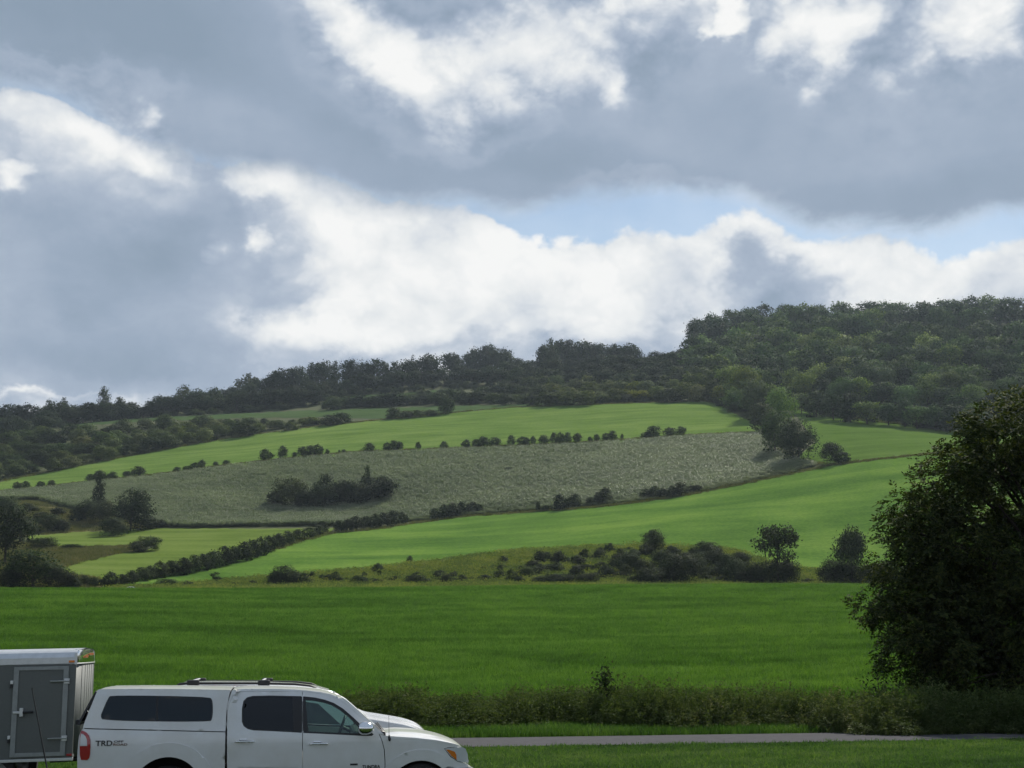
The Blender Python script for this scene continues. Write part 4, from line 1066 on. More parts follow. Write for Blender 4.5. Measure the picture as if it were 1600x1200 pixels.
# ------------------------------------------------------------------ the big tree at the right, and the sapling
def big_tree():
    D = 46.0
    def W(px, py, dy=0):
        x, z = on_plane(px, py, D + dy); return x, D + dy, z
    q = np.random.default_rng(77)
    lob = [(1600,690,78),(1535,705,58),(1492,745,52),(1445,775,42),(1415,790,34),(1560,790,90),(1478,840,72),(1415,850,44),(1445,905,66),(1392,945,42),(1362,945,30),(1450,975,72),(1540,900,100),
           (1480,1030,60),(1410,1020,40),(1520,1060,70),(1600,1040,95),(1650,850,120),(1700,700,110),(1650,960,110),(1760,880,140),(1470,1080,36),(1395,880,34),(1560,990,90),(1720,1030,110),(1830,760,130),(1880,930,140),(1490,730,38),(1540,680,42),(1580,668,44),(1625,662,50),(1680,655,50),(1432,785,32),(1500,690,36),(1380,990,30),(1520,860,80),(1530,980,85),(1460,850,60),(1470,930,70),(1430,1000,50),(1570,720,60),(1460,800,45),(1550,1090,60),(1350,950,20),(1400,820,26),(1640,1090,80),(1430,1040,34)]
    base = W(1665, 1112)
    t = empty('big_leafy_tree', (base[0], base[1], 0), 'very large dark leafy tree cut off by the right frame edge', 'tree')
    bx, by = base[0], base[1]
    L = []
    for (px, py, rp) in lob:
        rr = rp / FPX * D
        far = abs(px - 1665) / 300
        for dy in ([0] if rp < 50 else [-1.3, 1.4]) if far < 1.2 else [0]:
            dy2 = dy * (1.2 - .5*far) + q.normal(0, .5)
            x, y, z = W(px, py, dy2); L.append((x-bx, y-by, z, rr, rr*1.05, rr*.92))
    L = np.array(L)
    # inner volume
    ns = 27000
    area = L[:,3]**2; k = q.choice(len(L), ns, p=area/area.sum())
    d = q.normal(size=(ns, 3)); d /= np.linalg.norm(d, axis=1, keepdims=True)
    # second-level lumps: directions drawn towards a few knots on each lobe
    knots = q.normal(size=(len(L), 11, 3)); knots /= np.linalg.norm(knots, axis=2, keepdims=True)
    kk = knots[k, q.integers(0, 11, ns)]
    d = kk + d*.30; d /= np.linalg.norm(d, axis=1, keepdims=True)
    rad = np.where(q.random(ns) < .3, q.uniform(.4, .9, ns), q.uniform(.85, 1.12, ns))[:,None]
    P0 = L[k,:3] + d*L[k,3:]*rad
    ok = P0[:,2] > .35; P0 = P0[ok]; d = d[ok]; n = len(P0)
    axis = d*.8 + np.stack([q.normal(0,.4,n), q.normal(0,.4,n), q.normal(-.35,.3,n)], -1); axis /= np.linalg.norm(axis, axis=1, keepdims=True)
    side = np.cross(axis, np.array([0,0,1.0]) + q.normal(0,.3,(n,3))); side /= np.linalg.norm(side, axis=1, keepdims=True)
    Vs = []
    for j in range(9):
        tt = (j // 2) / 4.0; sg = 0 if j == 8 else (1 if j % 2 else -1)
        c0 = P0 + axis*(.06 + tt*.34) + np.array([0,0,-.10])*tt**2
        ldir = (axis*.6 + side*sg*.9 + np.array([0,0,-.25])) if sg else axis; ldir = ldir + q.normal(0,.15,(n,3)); ldir /= np.linalg.norm(ldir, axis=1, keepdims=True)
        ln = (.145*q.uniform(.75,1.2,(n,1))); nrm = np.cross(ldir, side) + q.normal(0,.35,(n,3)); wv = np.cross(nrm, ldir); wv /= (np.linalg.norm(wv, axis=1, keepdims=True)+1e-9); wv *= ln*.24
        Vs.append(np.stack([c0, c0 + ldir*ln*.5 + wv, c0 + ldir*ln, c0 + ldir*ln*.5 - wv], 1))
    V = np.concatenate(Vs).reshape(-1, 3); F = np.arange(len(V)).reshape(-1, 4)
    oo = d*.8 + q.normal(0,.25,(n,3)) + np.array([0,0,.1]); oo = np.repeat(np.tile(oo, (9,1)), 4, axis=0)
    Q = V.reshape(-1,4,3); g = np.cross(Q[:,1]-Q[:,0], Q[:,2]-Q[:,0]); fl_ = (g*oo[::4]).sum(1) < 0; F[fl_] = F[fl_][:, ::-1]
    FN[0] = oo/np.linalg.norm(oo, axis=1, keepdims=True)
    link('crown', soften(mesh_np('big_crown', V, F, [m_leaf_big])), t)
    m = MB(); m.tube([(0,0,-.2),(.05,0,.4),(.1,.05,2.2),(0,.1,4.2),(-.1,.1,6.5),(0,0,9)], [.42,.33,.28,.22,.14,.04], 14)
    m.build('trunk', m_bark, t)
    for i in range(0, len(L), 1):
        x, y, z, rr = L[i,:4]; z0 = max(1.0, min(7.5, z*.55)); st = Vector((0, .05, z0)); en = Vector((x, y, z)); mid = st.lerp(en, .5) + Vector((0,0,.5)); 
        m = MB(); m.tube([st, st.lerp(mid, .55) + Vector((0,0,.15)), mid, en.lerp(mid, .3), en], [.10,.075,.055,.035,.012], 6); m.build('limb', m_bark, t)
    return t
big_tree()
def sapling(px, base, top, d, label, lean=.1, n=150, wid=.5):
    x, y, z, _ = (math.tan(float(ray(px, base)[0]))*d, d, height(math.tan(float(ray(px, base)[0]))*d, d), 0)
    zt = on_plane(px, top, d)[1] - float(z)
    e = empty('sapling', (x, y, float(z)), label, 'sapling')
    m = MB(); m.tube([(0,0,-.05),(lean*.3,0,zt*.5),(-lean*.2,0,zt*.98)], [.03,.02,.006], 7)
    for k in range(7):
        zz = zt*(.45+.07*k); a = k*2.4; m.tube([(0,0,zz),(math.cos(a)*wid*.5, math.sin(a)*wid*.5, zz+.15)], [.009,.003], 5)
    m.build('trunk', m_bark, e)
    q = np.random.default_rng(int(px))
    P = q.normal(size=(n, 3))*np.array([wid*.42, wid*.42, zt*.15]) + np.array([-.05, 0, zt*.78]); V, F = leaves(P, q.normal(size=(n,3)) + np.array([0,0,.3]), .075, q, 1.9)
    P = q.normal(size=(n//2, 3))*np.array([wid*.25, wid*.25, zt*.18]) + np.array([.08, 0, zt*.5]); V2, F2 = leaves(P, q.normal(size=(n//2,3)), .07, q, 1.9)
    link('crown', mesh_np('sapling_crown', np.concatenate([V, V2]), np.concatenate([F, F2 + len(V)]), [m_leaf_dark]), e)
sapling(947, 1128, 1040, 41.5, 'lone young sapling poking up out of the weed bank', n=170)
sapling(1375, 1125, 1052, 42.0, 'spindly young sapling in the weeds at the foot of the big tree', n=60, wid=.7)
# ------------------------------------------------------------------ vehicles
v_white = paint('white_paint', (.68,.69,.70), .28, .7)
v_silver = paint('silver_paint', (.58,.585,.60), .25, .8, metal=.35)
v_black = plain('black_trim', (.012,.012,.014), .5, grain=40)
v_rubber = plain('rubber', (.015,.015,.016), .85, grain=60)
v_chrome = plain('chrome', (.82,.83,.84), .12, 1.0, grain=3, amt=.1)
v_alu = plain('aluminium', (.62,.64,.66), .35, .7, grain=9, amt=.15)
v_frame = plain('dull_frame', (.27,.29,.29), .5, .2, grain=12, amt=.2)
v_red = paint('red_lens', (.32,.012,.018), .15, 1, False)
v_amber = paint('amber_lens', (.62,.17,.02), .15, 1, False)
v_lens = paint('clear_lens', (.52,.54,.56), .12, 1, False)
v_grey = plain('grey_panel', (.105,.116,.112), .6, grain=30, amt=.12)
v_cloth = plain('seat_cloth', (.16,.15,.14), .9, grain=80)
v_dark = plain('underbody', (.012,.012,.012), .9)
v_gl_dark = glass('privacy_glass', (.5,.6,.6), .05)
v_gl = glass('window_glass', (.82,.95,.90), .88)
v_decal = plain('decal_print', (.02,.02,.024), .5)
v_decal_red = plain('decal_print_brown', (.16,.07,.05), .5)

def flank_frame(px0, YN, yaw):
    """upright plane through the near flank, turned by yaw: photo pixel -> (distance along it, height)"""
    x0 = on_plane(px0, 1140, YN)[0]; tn = math.tan(yaw)
    def T(px, py):
        cx = (px - 800) / FPX; cy = (600 - py) / FPX
        k = (YN - x0*tn) / (CP - cy*SP - cx*tn)
        return ((cx*k - x0)/math.cos(yaw), EYE + (SP + cy*CP)*k)
    return x0, T
class Body:
    """panels lying on a curved vehicle skin; outlines are (X, Z) side views, mirrored to both flanks"""
    def __init__(s, root, skin, step=.06): s.root = root; s.skin = skin; s.step = step
    def panel(s, name, outline, mat, holes=(), thick=.02, out=0., step=None, sides=(-1, 1), parent=None, label=None):
        V2, F = cdt_patch(outline, holes, step or s.step)
        res = []
        for sg in sides:
            w = s.skin(V2[:,0], V2[:,1]) + out
            V = np.stack([V2[:,0], sg*w, V2[:,1]], -1)
            me = mesh_np(name, V, F if sg < 0 else F[:, ::-1], [mat], True)
            o = link(name, me, parent[sg] if isinstance(parent, dict) else (parent or s.root))
            if thick:
                m = o.modifiers.new('thickness', 'SOLIDIFY'); m.thickness = thick; m.offset = -1
                m = o.modifiers.new('edges', 'EDGE_SPLIT'); m.split_angle = R(38)
            if label: o['label'] = label
            res.append(o)
        return dict(zip(sides, res))
    def cross(s, name, line, mat, wfun=None, crown=.03, n=17, side_drop=0., power=2.0, thick=.015, ridges=None, parent=None, bulge_x=0.):
        """surface across the vehicle following a (X, Z) centre line"""
        line = np.array(line, float); seg = np.r_[0, np.cumsum(np.linalg.norm(np.diff(line, axis=0), axis=1))]
        m = max(3, int(seg[-1]/.06)); t = np.linspace(0, seg[-1], m)
        X = np.interp(t, seg, line[:,0]); Z = np.interp(t, seg, line[:,1])
        k = np.ones(3)/3
        if m > 6:
            X = np.r_[X[0], np.convolve(X, k, 'valid'), X[-1]]; Z = np.r_[Z[0], np.convolve(Z, k, 'valid'), Z[-1]]
        q = np.linspace(-1, 1, n)
        wf = wfun or (lambda x, z: s.skin(x, z))
        W = wf(X, Z)
        V = []
        for i in range(m):
            for v in q:
                zz = Z[i] - side_drop*abs(v)**power*1.0 + crown*(1 - v*v)
                if ridges: zz += ridges(X[i], v)
                V.append((X[i] + bulge_x*(1 - v*v), v*W[i], zz))
        F = np.array([(i*n+j, (i+1)*n+j, (i+1)*n+j+1, i*n+j+1) for i in range(m-1) for j in range(n-1)])
        V = np.array(V)
        o = link(name, mesh_np(name, V, F, [mat], True), parent or s.root)
        a, b, c = V[F[0][0]], V[F[0][1]], V[F[0][3]]
        if thick:
            md = o.modifiers.new('thickness', 'SOLIDIFY'); md.thickness = thick; md.offset = -1
            md = o.modifiers.new('edges', 'EDGE_SPLIT'); md.split_angle = R(38)
        return o
def wheel(root, x, y, r, wdt, out):
    m = MB(); s = out
    m.lathe_y(x, r, [(r*.62, y-wdt/2*s*-1), (r*.9, y+wdt/2*s), (r*.97, y+wdt*.42*s), (r, y+wdt*.25*s), (r, y-wdt*.25*s), (r*.97, y-wdt*.42*s), (r*.6, y-wdt/2*s)], 36)
    w = m.build('wheel', v_rubber, root)
    m = MB(); m.lathe_y(x, r, [(r*.62, y+wdt*.46*s), (r*.56, y+wdt*.30*s), (r*.2, y+wdt*.34*s), (r*.17, y+wdt*.42*s), (.001, y+wdt*.42*s)], 30)
    for k in range(5):
        a = k*2*math.pi/5; m.tube([(x+math.cos(a)*r*.15, y+wdt*.40*s, r+math.sin(a)*r*.15), (x+math.cos(a)*r*.58, y+wdt*.42*s, r+math.sin(a)*r*.58)], [r*.10, r*.07], 6)
    m.build('rim', v_alu, w)
    return w
def circ(cx, cz, r, a0, a1, n=16):
    return [(cx + r*math.cos(R(a)), cz + r*math.sin(R(a))) for a in np.linspace(a0, a1, n)]
def text_mesh(name, body, size, mat, parent, loc, sx=1.0, shear=0.0, rz=0, bold=0.0):
    cu = bpy.data.curves.new(name, 'FONT'); cu.body = body; cu.size = size; cu.shear = shear; cu.extrude = .0015; cu.offset = bold
    tmp = bpy.data.objects.new(name + '_tmp', cu); C.objects.link(tmp)
    bpy.context.view_layer.update()
    me = bpy.data.meshes.new_from_object(tmp.evaluated_get(bpy.context.evaluated_depsgraph_get()))
    bpy.data.objects.remove(tmp); me.name = name; me.materials.clear(); me.materials.append(mat)
    o = link(name, me, parent, loc); o.rotation_euler = (R(90), 0, rz); o.scale = (sx, 1, 1); return o

def pickup():
    YN = 19.05; HW = .99; YAW = R(9)
    X0 = on_plane(118, 1200, YN)[0]
    def T(px, py):
        """distance along the near flank and height, for a photo pixel"""
        cx = (px - 800) / FPX; cy = (600 - py) / FPX; fy = CP - cy*SP
        k = (YN - X0*math.tan(YAW)) / (fy - cx*math.tan(YAW))
        return ((cx*k - X0)/math.cos(YAW), EYE + (SP + cy*CP)*k)
    def TL(*a): return [T(*p) for p in a]
    root = empty('pickup_truck', (X0 - math.sin(YAW)*HW, YN + math.cos(YAW)*HW, 0), 'white four-door pickup truck with a bed cap, nearest to the camera', 'pickup truck', None, YAW)
    ZB = T(300, 1141)[1]
    def skin(X, Z):
        X = np.asarray(X, float); Z = np.asarray(Z, float)
        low = np.interp(Z, [.3, .5, .75, 1.0, 1.12, 1.22, 1.33], [.90, .945, .975, .988, .99, .982, .955])
        cab = np.interp(Z, [1.22, 1.33, 1.5, 1.7, 1.86, 1.95], [.972, .950, .905, .835, .760, .70])
        cap = np.interp(Z, [1.30, 1.36, 1.8, 1.90, 1.95], [.960, .945, .87, .835, .77])
        w = np.where(X < 2.21, np.where(Z > 1.30, cap, low), np.where(Z > 1.25, cab, low))
        f = np.clip((X - 4.95)/.9, 0, 1); w = w - .26*f**2.4
        r = np.clip((.30 - X)/.30, 0, 1); w = w - .05*r**2
        return w
    B = Body(root, skin)
    ca, cb = T(260, 1239), T(657, 1243)
    ar = 53/106
    # bed side with wheel arch, seam to the cap above it
    xr = T(352, 1200)[0]; zb = T(300, 1236)[1]; xl = T(121, 1200)[0]
    bed = [T(127,1139.5), T(124,1160), T(122,1200), (xl+.02, zb), ] + circ(ca[0], zb+.0, ar, 180, 180, 1) 
    bed = [T(127,1139.5), T(123,1160), (xl+.01, T(700,1200)[1]), (xl+.02, zb)] + circ(ca[0], ca[1], ar, 180, 0, 22) + [(xr, zb), (xr, T(352,1144.5)[1])]
    bed = [T(127,1139.5)] + bed[1:-1] + [T(352,1144.5)]
    B.panel('bed_side', bed[::-1], v_white)
    fl = circ(ca[0], ca[1], ar*1.0, 0, 180, 22) + circ(ca[0], ca[1], ar*1.40, 180, 0, 22)
    B.panel('wheel_flare', fl, v_white, out=.018, thick=.05, step=.05)
    # bed cap
    cap = TL((128,1138), (131,1128), (150,1079), (153,1077.5), (200,1076.8), (280,1077.2), (359.5,1078.5), (357,1088), (353.5,1108), (352,1143))
    win = smooth_poly(TL((160,1126.5), (156,1120), (158,1113), (167,1091), (172,1086.5), (325,1089), (332,1094), (332,1124), (326,1128.5)), 2)
    cp = B.panel('cap_side', cap[::-1], v_white, holes=[win])
    cx = np.mean([p[0] for p in win]); cz = np.mean([p[1] for p in win])
    inn = [(cx + (a-cx)*.985, cz + (b-cz)*.955) for a, b in win]
    tr = B.panel('cap_window_trim', win, v_black, holes=[inn], out=.003, thick=.015, step=.05)
    g = B.panel('cap_window', inn, v_gl_dark, out=-.003, thick=.006)
    mid = T(245, 1107)
    B.panel('cap_window_bar', TL((243,1088.5),(246,1088.5),(246,1126),(243,1126)), v_black, out=.001, thick=.01)
    capline = TL((150,1080.5), (156,1078.8), (200,1078), (280,1078.5), (359.5,1080))
    B.cross('cap_roof', capline, v_white, crown=.03, wfun=lambda x, z: skin(x, np.asarray(z)-.005))
    # raked rear hatch
    a, b = T(148.5, 1082), T(122, 1134)
    m = MB(); wa, wb = .80, .93
    def quad_frame(m, a, b, wa, wb, t0, t1, s0, s1, th):
        P = lambda t, s: Vector((a[0]+(b[0]-a[0])*t, s*(wa+(wb-wa)*t), a[1]+(b[1]-a[1])*t))
        n = Vector((-(a[1]-b[1]), 0, (a[0]-b[0]))).normalized()*th
        V = [P(t0,s0), P(t0,s1), P(t1,s1), P(t1,s0)]; V += [v + n for v in V]
        m.add(V, [(0,1,2,3), (7,6,5,4), (0,4,5,1), (1,5,6,2), (2,6,7,3), (3,7,4,0)])
    hatch = MB(); 
    for (t0,t1,s0,s1) in ((0,.08,-1,1),(.92,1,-1,1),(.08,.92,-1,-.93),(.08,.92,.93,1)): quad_frame(hatch, a, b, wa, wb, t0, t1, s0, s1, .03)
    h = hatch.build('rear_hatch', v_black, root)
    gl = MB(); quad_frame(gl, a, b, wa, wb, .08, .92, -.93, .93, .008); gl.build('glass', v_gl_dark, h)
    m = MB().box(T(117,1150)[0], T(124,1150)[0], -.06, .06, T(125,1134)[1], T(125,1125)[1]); m.box(T(117,1150)[0]-.02, T(120,1150)[0], -.90, -.84, T(125,1133)[1], T(125,1125)[1]); m.build('latch', v_black, h, bevel=.008)
    # tailgate
    zt = T(125,1138)[1]
    B.cross('tailgate', [(.035, .62), (.012, .8), (.0, 1.0), (.004, 1.2), (.02, zt-.02), (.06, zt)], v_white, crown=0, wfun=lambda x, z: np.full(len(x), .925), bulge_x=-.03, thick=.03)
    m = MB().box(-.02, .03, -.16, .16, 1.02, 1.12); m.build('tailgate_handle', v_black, root, bevel=.01)
    m = MB().box(-.12, .12, -.88, .88, .52, .66); m.build('rear_bumper', v_chrome, root, bevel=.03)
    # tail lamps
    lamp = TL((126,1141.8), (130,1142.6), (135,1145.2), (139,1149.5), (141,1156), (141.3,1164), (140.6,1178), (139.2,1184.5), (136,1187.8), (126,1187.6), (124.2,1180), (123.8,1160), (124.6,1147))
    tl = B.panel('tail_light', lamp[::-1], v_red, out=.012, thick=.03, step=.03)
    B.panel('reverse_lens', TL((126,1146.5), (130,1147.8), (133.5,1151), (135.5,1156), (136,1165.5), (124.4,1166), (124.6,1155))[::-1], v_lens, out=.0145, thick=.006, step=.03, parent=tl)
    # doors
    fr = TL((367,1084.5), (373,1082), (400,1081.2), (472.2,1082), (472.2,1236), (354.8,1236), (354.8,1112), (358,1099), (363,1088))
    rwin = smooth_poly(TL((396,1141), (384,1138), (378,1132), (377.5,1104), (380,1095), (387,1089.5), (398,1088), (440,1087.8), (471,1088.2), (471,1144.8)), 2)
    rwin = TL((396,1141.5), (387,1139.5), (380.5,1135), (377.5,1128), (377.3,1108), (379.5,1096), (385,1090.5), (394,1088.2), (420,1087.5), (470.8,1088.5), (470.8,1145.2), (430,1143))
    rd = B.panel('rear_door', fr[::-1], v_white, holes=[rwin], thick=.03)
    rg = TL((397,1139.5), (388,1137.5), (382.5,1133.5), (379.7,1127), (379.5,1109), (381.5,1097.5), (386.5,1092.3), (395,1090.3), (420,1089.6), (457,1090), (459,1142.8), (430,1141.3))
    B.panel('window_trim', rwin, v_black, holes=[rg], out=-.002, thick=.02, parent=rd)
    B.panel('rear_window', rg, v_gl_dark, out=-.008, thick=.005, parent=rd)
    fd = TL((473.2,1082), (495,1084), (512,1087.5), (528,1093), (543,1102.5), (556,1114), (570,1127), (584,1138.5), (591.5,1146), (596.5,1158), (600,1172), (601,1190), (601,1236), (473.2,1236))
    fwin = TL((474,1088.8), (492,1090.5), (508,1094), (522,1099), (536,1107.5), (549,1118.5), (562,1130.5), (576,1141), (584,1147.5), (581,1150), (565,1149.8), (520,1147.5), (474,1145.4))
    fdp = B.panel('front_door', fd[::-1], v_white, holes=[fwin], thick=.03)
    fg = TL((473.6,1094), (491,1095.2), (505,1097.6), (518,1102), (531,1109.5), (543,1119), (554,1129.5), (561,1138), (560,1146), (520,1144.8), (481,1143), (477.5,1120))
    fg = TL((474.8,1094), (491,1095.2), (505,1097.6), (518,1102), (531,1109.5), (543,1119), (554,1129.5), (561,1138), (560,1146), (520,1144.8), (481,1143), (477.5,1120))
    B.panel('window_trim', fwin, v_black, holes=[fg], out=-.002, thick=.02, parent=fdp)
    B.panel('front_window', fg, v_gl, out=-.008, thick=.005, parent=fdp)
    B.panel('pillar_cover', TL((456.5,1089.3),(472.0,1089.3),(472.0,1144.6),(458.5,1143.6))[::-1], v_black, out=.004, thick=.02, parent=rd)
    B.panel('pillar_cover', TL((473.4,1089.3),(477,1089.6),(481.5,1144.3),(473.4,1144.2))[::-1], v_black, out=.004, thick=.02, parent=fdp)
    # cab frame: roof rail and windscreen pillar above the doors
    cf = TL((362,1078.8), (380,1077.2), (430,1077.2), (460,1078.2), (480,1079.6), (500,1082), (517,1085.5), (532,1091.2), (546,1099.5), (560,1111.5), (574,1124.5), (588,1137), (597,1144.6), (600,1147.6), (592,1146.2),
            (583.5,1138), (569.5,1126.4), (555.5,1113.4), (542.5,1101.9), (527.5,1092.4), (511.5,1086.9), (495,1083.4), (473,1081.4), (400,1080.6), (374,1081.4), (368,1083.6), (363,1087.3), (358,1098), (355,1110), (353.6,1110), (355.6,1098), (359.5,1086))
    B.panel('cab_frame', cf[::-1], v_white, step=.03, thick=.04)
    # fender
    fe = TL((593.2,1147), (600,1149.2), (620,1151), (650,1152.8), (680,1156.2), (700,1160), (713,1163.4), (723,1167.6), (700,1168), (694.2,1170), (704,1182.8), (716,1191), (734,1195.2), (733,1199.5), (716,1199.8)) \
        + circ(cb[0], cb[1], ar, 56, 180, 18) + TL((603,1236), (602.2,1190), (601.2,1172), (597.7,1158))
    B.panel('fender', fe[::-1], v_white, step=.05)
    fl = circ(cb[0], cb[1], ar, 48, 180, 20) + circ(cb[0], cb[1], ar*1.32, 180, 42, 22)
    B.panel('wheel_flare', fl, v_white, out=.018, thick=.05, step=.05)
    # bonnet rolls over into the nose
    hood = TL((600,1153.5), (606,1153.5), (620,1150.5), (645,1151.5), (665,1153), (685,1156), (700,1159.5), (714,1164), (725,1170), (732,1178), (735,1188))
    def ridge(x, v): return .018*math.exp(-((abs(v)-.52)/.10)**2) * min(1, max(0, (5.5-x)/.6))
    B.cross('bonnet', hood, v_white, crown=.035, side_drop=.03, power=6, ridges=ridge, n=33, wfun=lambda x, z: skin(x, np.asarray(z)-.04)+.002)
    m = MB()
    m.box(T(590,1150)[0], T(604,1150)[0], -.80, .80, T(700,1158)[1], T(700,1152)[1]); m.build('cowl', v_black, root)
    # windscreen
    ws = TL((528,1093.5), (543,1104), (557,1115.5), (571,1128.5), (587,1142.5), (597,1151))
    B.cross('windscreen', ws, v_gl, crown=.0, wfun=lambda x, z: skin(x, z)-.035, bulge_x=.03, thick=.006)
    m = MB(); m.tube([(T(594,1150)[0]+.08, -.62, T(700,1147)[1]), (T(588,1150)[0]+.09, -.30, T(585,1141)[1]), (T(582,1150)[0]+.1, .02, T(585,1136)[1])], .010, 6); m.tube([(T(594,1150)[0]+.12, .05, T(700,1148)[1]), (T(586,1150)[0]+.12, .62, T(585,1139)[1])], .010, 6); m.build('wiper', v_black, root)
    roof = TL((362,1081), (380,1079.6), (430,1079.6), (460,1080.6), (480,1082), (500,1084.4), (517,1088), (535,1095.5))
    B.cross('cab_roof', roof, v_white, crown=.035, wfun=lambda x, z: skin(x, np.asarray(z)))
    # rear cab wall, floor, bed box, nose, grille
    zc = T(585,1090)[1]
    m = MB().box(T(364,1150)[0], T(367,1150)[0], -.88, .88, .55, 1.30); m.build('cab_wall', v_dark, root)
    m = MB(); m.box(.12, 2.15, -.88, .88, .62, .68); m.box(2.2, 5.2, -.84, .84, .40, .46); m.box(.3, 5.4, -.45, .45, .30, .42)
    for c in (ca, cb):
        hw_ = .80 if c is cb else .90
        m.box(c[0]-.5, c[0]+.5, -hw_, -.55, .95, .99); m.box(c[0]-.5, c[0]+.5, .55, hw_, .95, .99); m.box(c[0]-.52, c[0]-.5, -hw_, hw_, .4, .97); m.box(c[0]+.5, c[0]+.52, -.70, .70, .4, .90); m.box(c[0]-.5, c[0]+.5, -.56, -.54, .4, .97); m.box(c[0]-.5, c[0]+.5, .54, .56, .4, .97)
    m.build('underbody', v_dark, root)
    xn = T(735,1150)[0]
    m = MB(); m.box(xn-.10, xn-.03, -.60, .60, .74, T(700,1190)[1]); 
    g = m.build('grille', v_chrome, root, bevel=.02)
    for k in range(4):
        m = MB().box(xn-.035, xn-.01, -.54, .54, .78+k*.045, .795+k*.045); m.build('grille_bar', v_black, g)
    bl = [(xn-.02, T(700,1199)[1]), (xn+.05, T(700,1201)[1]), (xn+.085, T(700,1208)[1]), (xn+.08, .62), (xn+.02, .50)]
    B.cross('front_bumper', bl, v_white, crown=0, wfun=lambda x, z: np.full(len(x), .93), bulge_x=.0, thick=.03, n=21)
    bp = TL((697,1200.5), (735,1199.5), (742,1201), (744,1208), (744,1228), (735,1236), (702,1236), (700,1215))
    B.panel('bumper_end', bp[::-1], v_white, out=.03, thick=.03)
    hl = TL((695.2,1170.6), (699,1168.8), (712,1168.5), (724,1168.3), (729,1171), (732.5,1179), (734.2,1193.8), (717,1190.2), (705,1182))
    hd = B.panel('headlight', hl[::-1], v_lens, out=.008, thick=.02, step=.03)
    am = TL((697.5,1171.6), (702,1171.6), (711,1175), (714,1180), (714.5,1188.2), (706,1181.5))
    B.panel('turn_signal', am[::-1], v_amber, out=.0115, thick=.006, step=.03, parent=hd)
    # handles, mirror, aerial, badges
    for (px, py, par) in ((382,1158.5,rd), (498,1162,fdp)):
        x, z = T(px, py)
        for sg in (-1, 1):
            w = float(skin(x, z))
            m = MB(); m.tube([(x-.135, sg*(w-.005), z-.005), (x-.10, sg*(w+.028), z), (x, sg*(w+.034), z+.003), (x+.10, sg*(w+.028), z), (x+.135, sg*(w-.005), z-.005)], [.018,.022,.022,.022,.018], 8, flat=.55)
            m.tube([(x-.08, sg*(w+.004), z+.028), (x+.04, sg*(w+.004), z+.028)], .012, 6)
            m.build('handle', v_chrome, par[sg])
    for sg in (-1, 1):
        x, z = T(571, 1138); w = float(skin(x, z))
        m = MB(); n = 12
        prof = [(0,.02),(.02,.075),(.06,.098),(.12,.10),(.17,.085),(.205,.05),(.215,.005)]
        # shell facing forward, blunt to the rear; X is along the truck
        V = []; 
        for (dx, rr) in prof:
            for k in range(n):
                an = 2*math.pi*k/n; V.append((x - .12 + dx*1.12, sg*(w + .17 + math.cos(an)*rr*1.05), z + .01 + math.sin(an)*rr*.95 - .2*dx*0))
        F = [(i*n+k, i*n+(k+1) % n, (i+1)*n+(k+1) % n, (i+1)*n+k) for i in range(len(prof)-1) for k in range(n)]
        m.add(V, F, True); m.add(V[:n], [tuple(range(n))])
        mi = m.build('mirror', v_chrome, root)
        m = MB(); m.tube([(x+.03, sg*(w-.03), z-.08), (x+.0, sg*(w+.12), z-.06)], [.05,.035], 8, flat=.7); m.build('mirror_arm', v_black, mi)
    x, z = T(609, 1154.5); w = float(skin(x, z))
    m = MB(); m.tube([(x, -w-.005, z-.03), (x-.005, -w-.012, z), (x-.01, -w+.01, z+.05)], [.012,.022,.010], 8); an = m.build('aerial', v_black, root)
    m = MB(); m.tube([(x-.01, -w+.012, z+.05), (x-.02, -w+.02, T(585,1118)[1])], [.004,.0025], 5); m.build('whip', v_black, an)
    def decal(body, px0, px1, py, hpx, mat, italic=0, nm='lettering'):
        x0, z0 = T(px0, py); x1 = T(px1, py)[0]; w = float(skin((x0+x1)/2, z0+.04))
        o = text_mesh(nm, body, 1, mat, root, (x0, -w-.0035, z0), bold=.02, shear=italic)
        V = np.array([v.co for v in o.data.vertices]); sx = (x1-x0)/(V[:,0].max()-V[:,0].min()); sz = (hpx/106)/(V[:,1].max()-V[:,1].min())
        o.scale = (sx, sz, 1); o.location.x = x0 - V[:,0].min()*sx
        tl = math.atan2(skin(x0, z0+.1)-skin(x0, z0), .1)
        o.rotation_euler = (R(90) , 0, 0); o.location.y -= abs(tl)*.05
        return o
    decal('TRD', 149, 175.5, 1165.5, 8.0, v_decal)
    decal('OFF', 178, 193, 1160.2, 3.2, v_decal); decal('ROAD', 177, 199, 1165, 3.4, v_decal_red)
    decal('TUNDRA', 566, 594, 1201, 5.5, v_decal)
    x0, z0 = T(547,1196)[0], T(547,1196)[1]; w = float(skin(x0, z0)); MB().box(x0, T(560,1150)[0], -w-.006, -w+.0, z0, z0+.026).build('badge', v_decal, root)
    # black rub line low on the doors
    B.panel('body_moulding', TL((371,1197.5),(471.5,1199.5),(471.5,1203),(371,1201)), v_alu, out=.008, thick=.01)
    # inside
    m = MB()
    def seat(x, y):
        s = MB(); s.box(x-.25, x+.28, y-.25, y+.25, .78, .95); s.add(*[[ (x-.28,y-.25,.9),(x-.12,y-.25,.9),(x-.12,y+.25,.9),(x-.28,y+.25,.9),(x-.40,y-.20,1.48),(x-.28,y-.20,1.48),(x-.28,y+.20,1.48),(x-.40,y+.20,1.48)], [(0,3,2,1),(4,5,6,7),(0,1,5,4),(1,2,6,5),(2,3,7,6),(3,0,4,7)]])
        s.box(x-.42, x-.32, y-.12, y+.12, 1.49, 1.66); return s
    for y in (-.42, .42): seat(T(505,1150)[0], y).build('front_seat', v_cloth, root, bevel=.04)
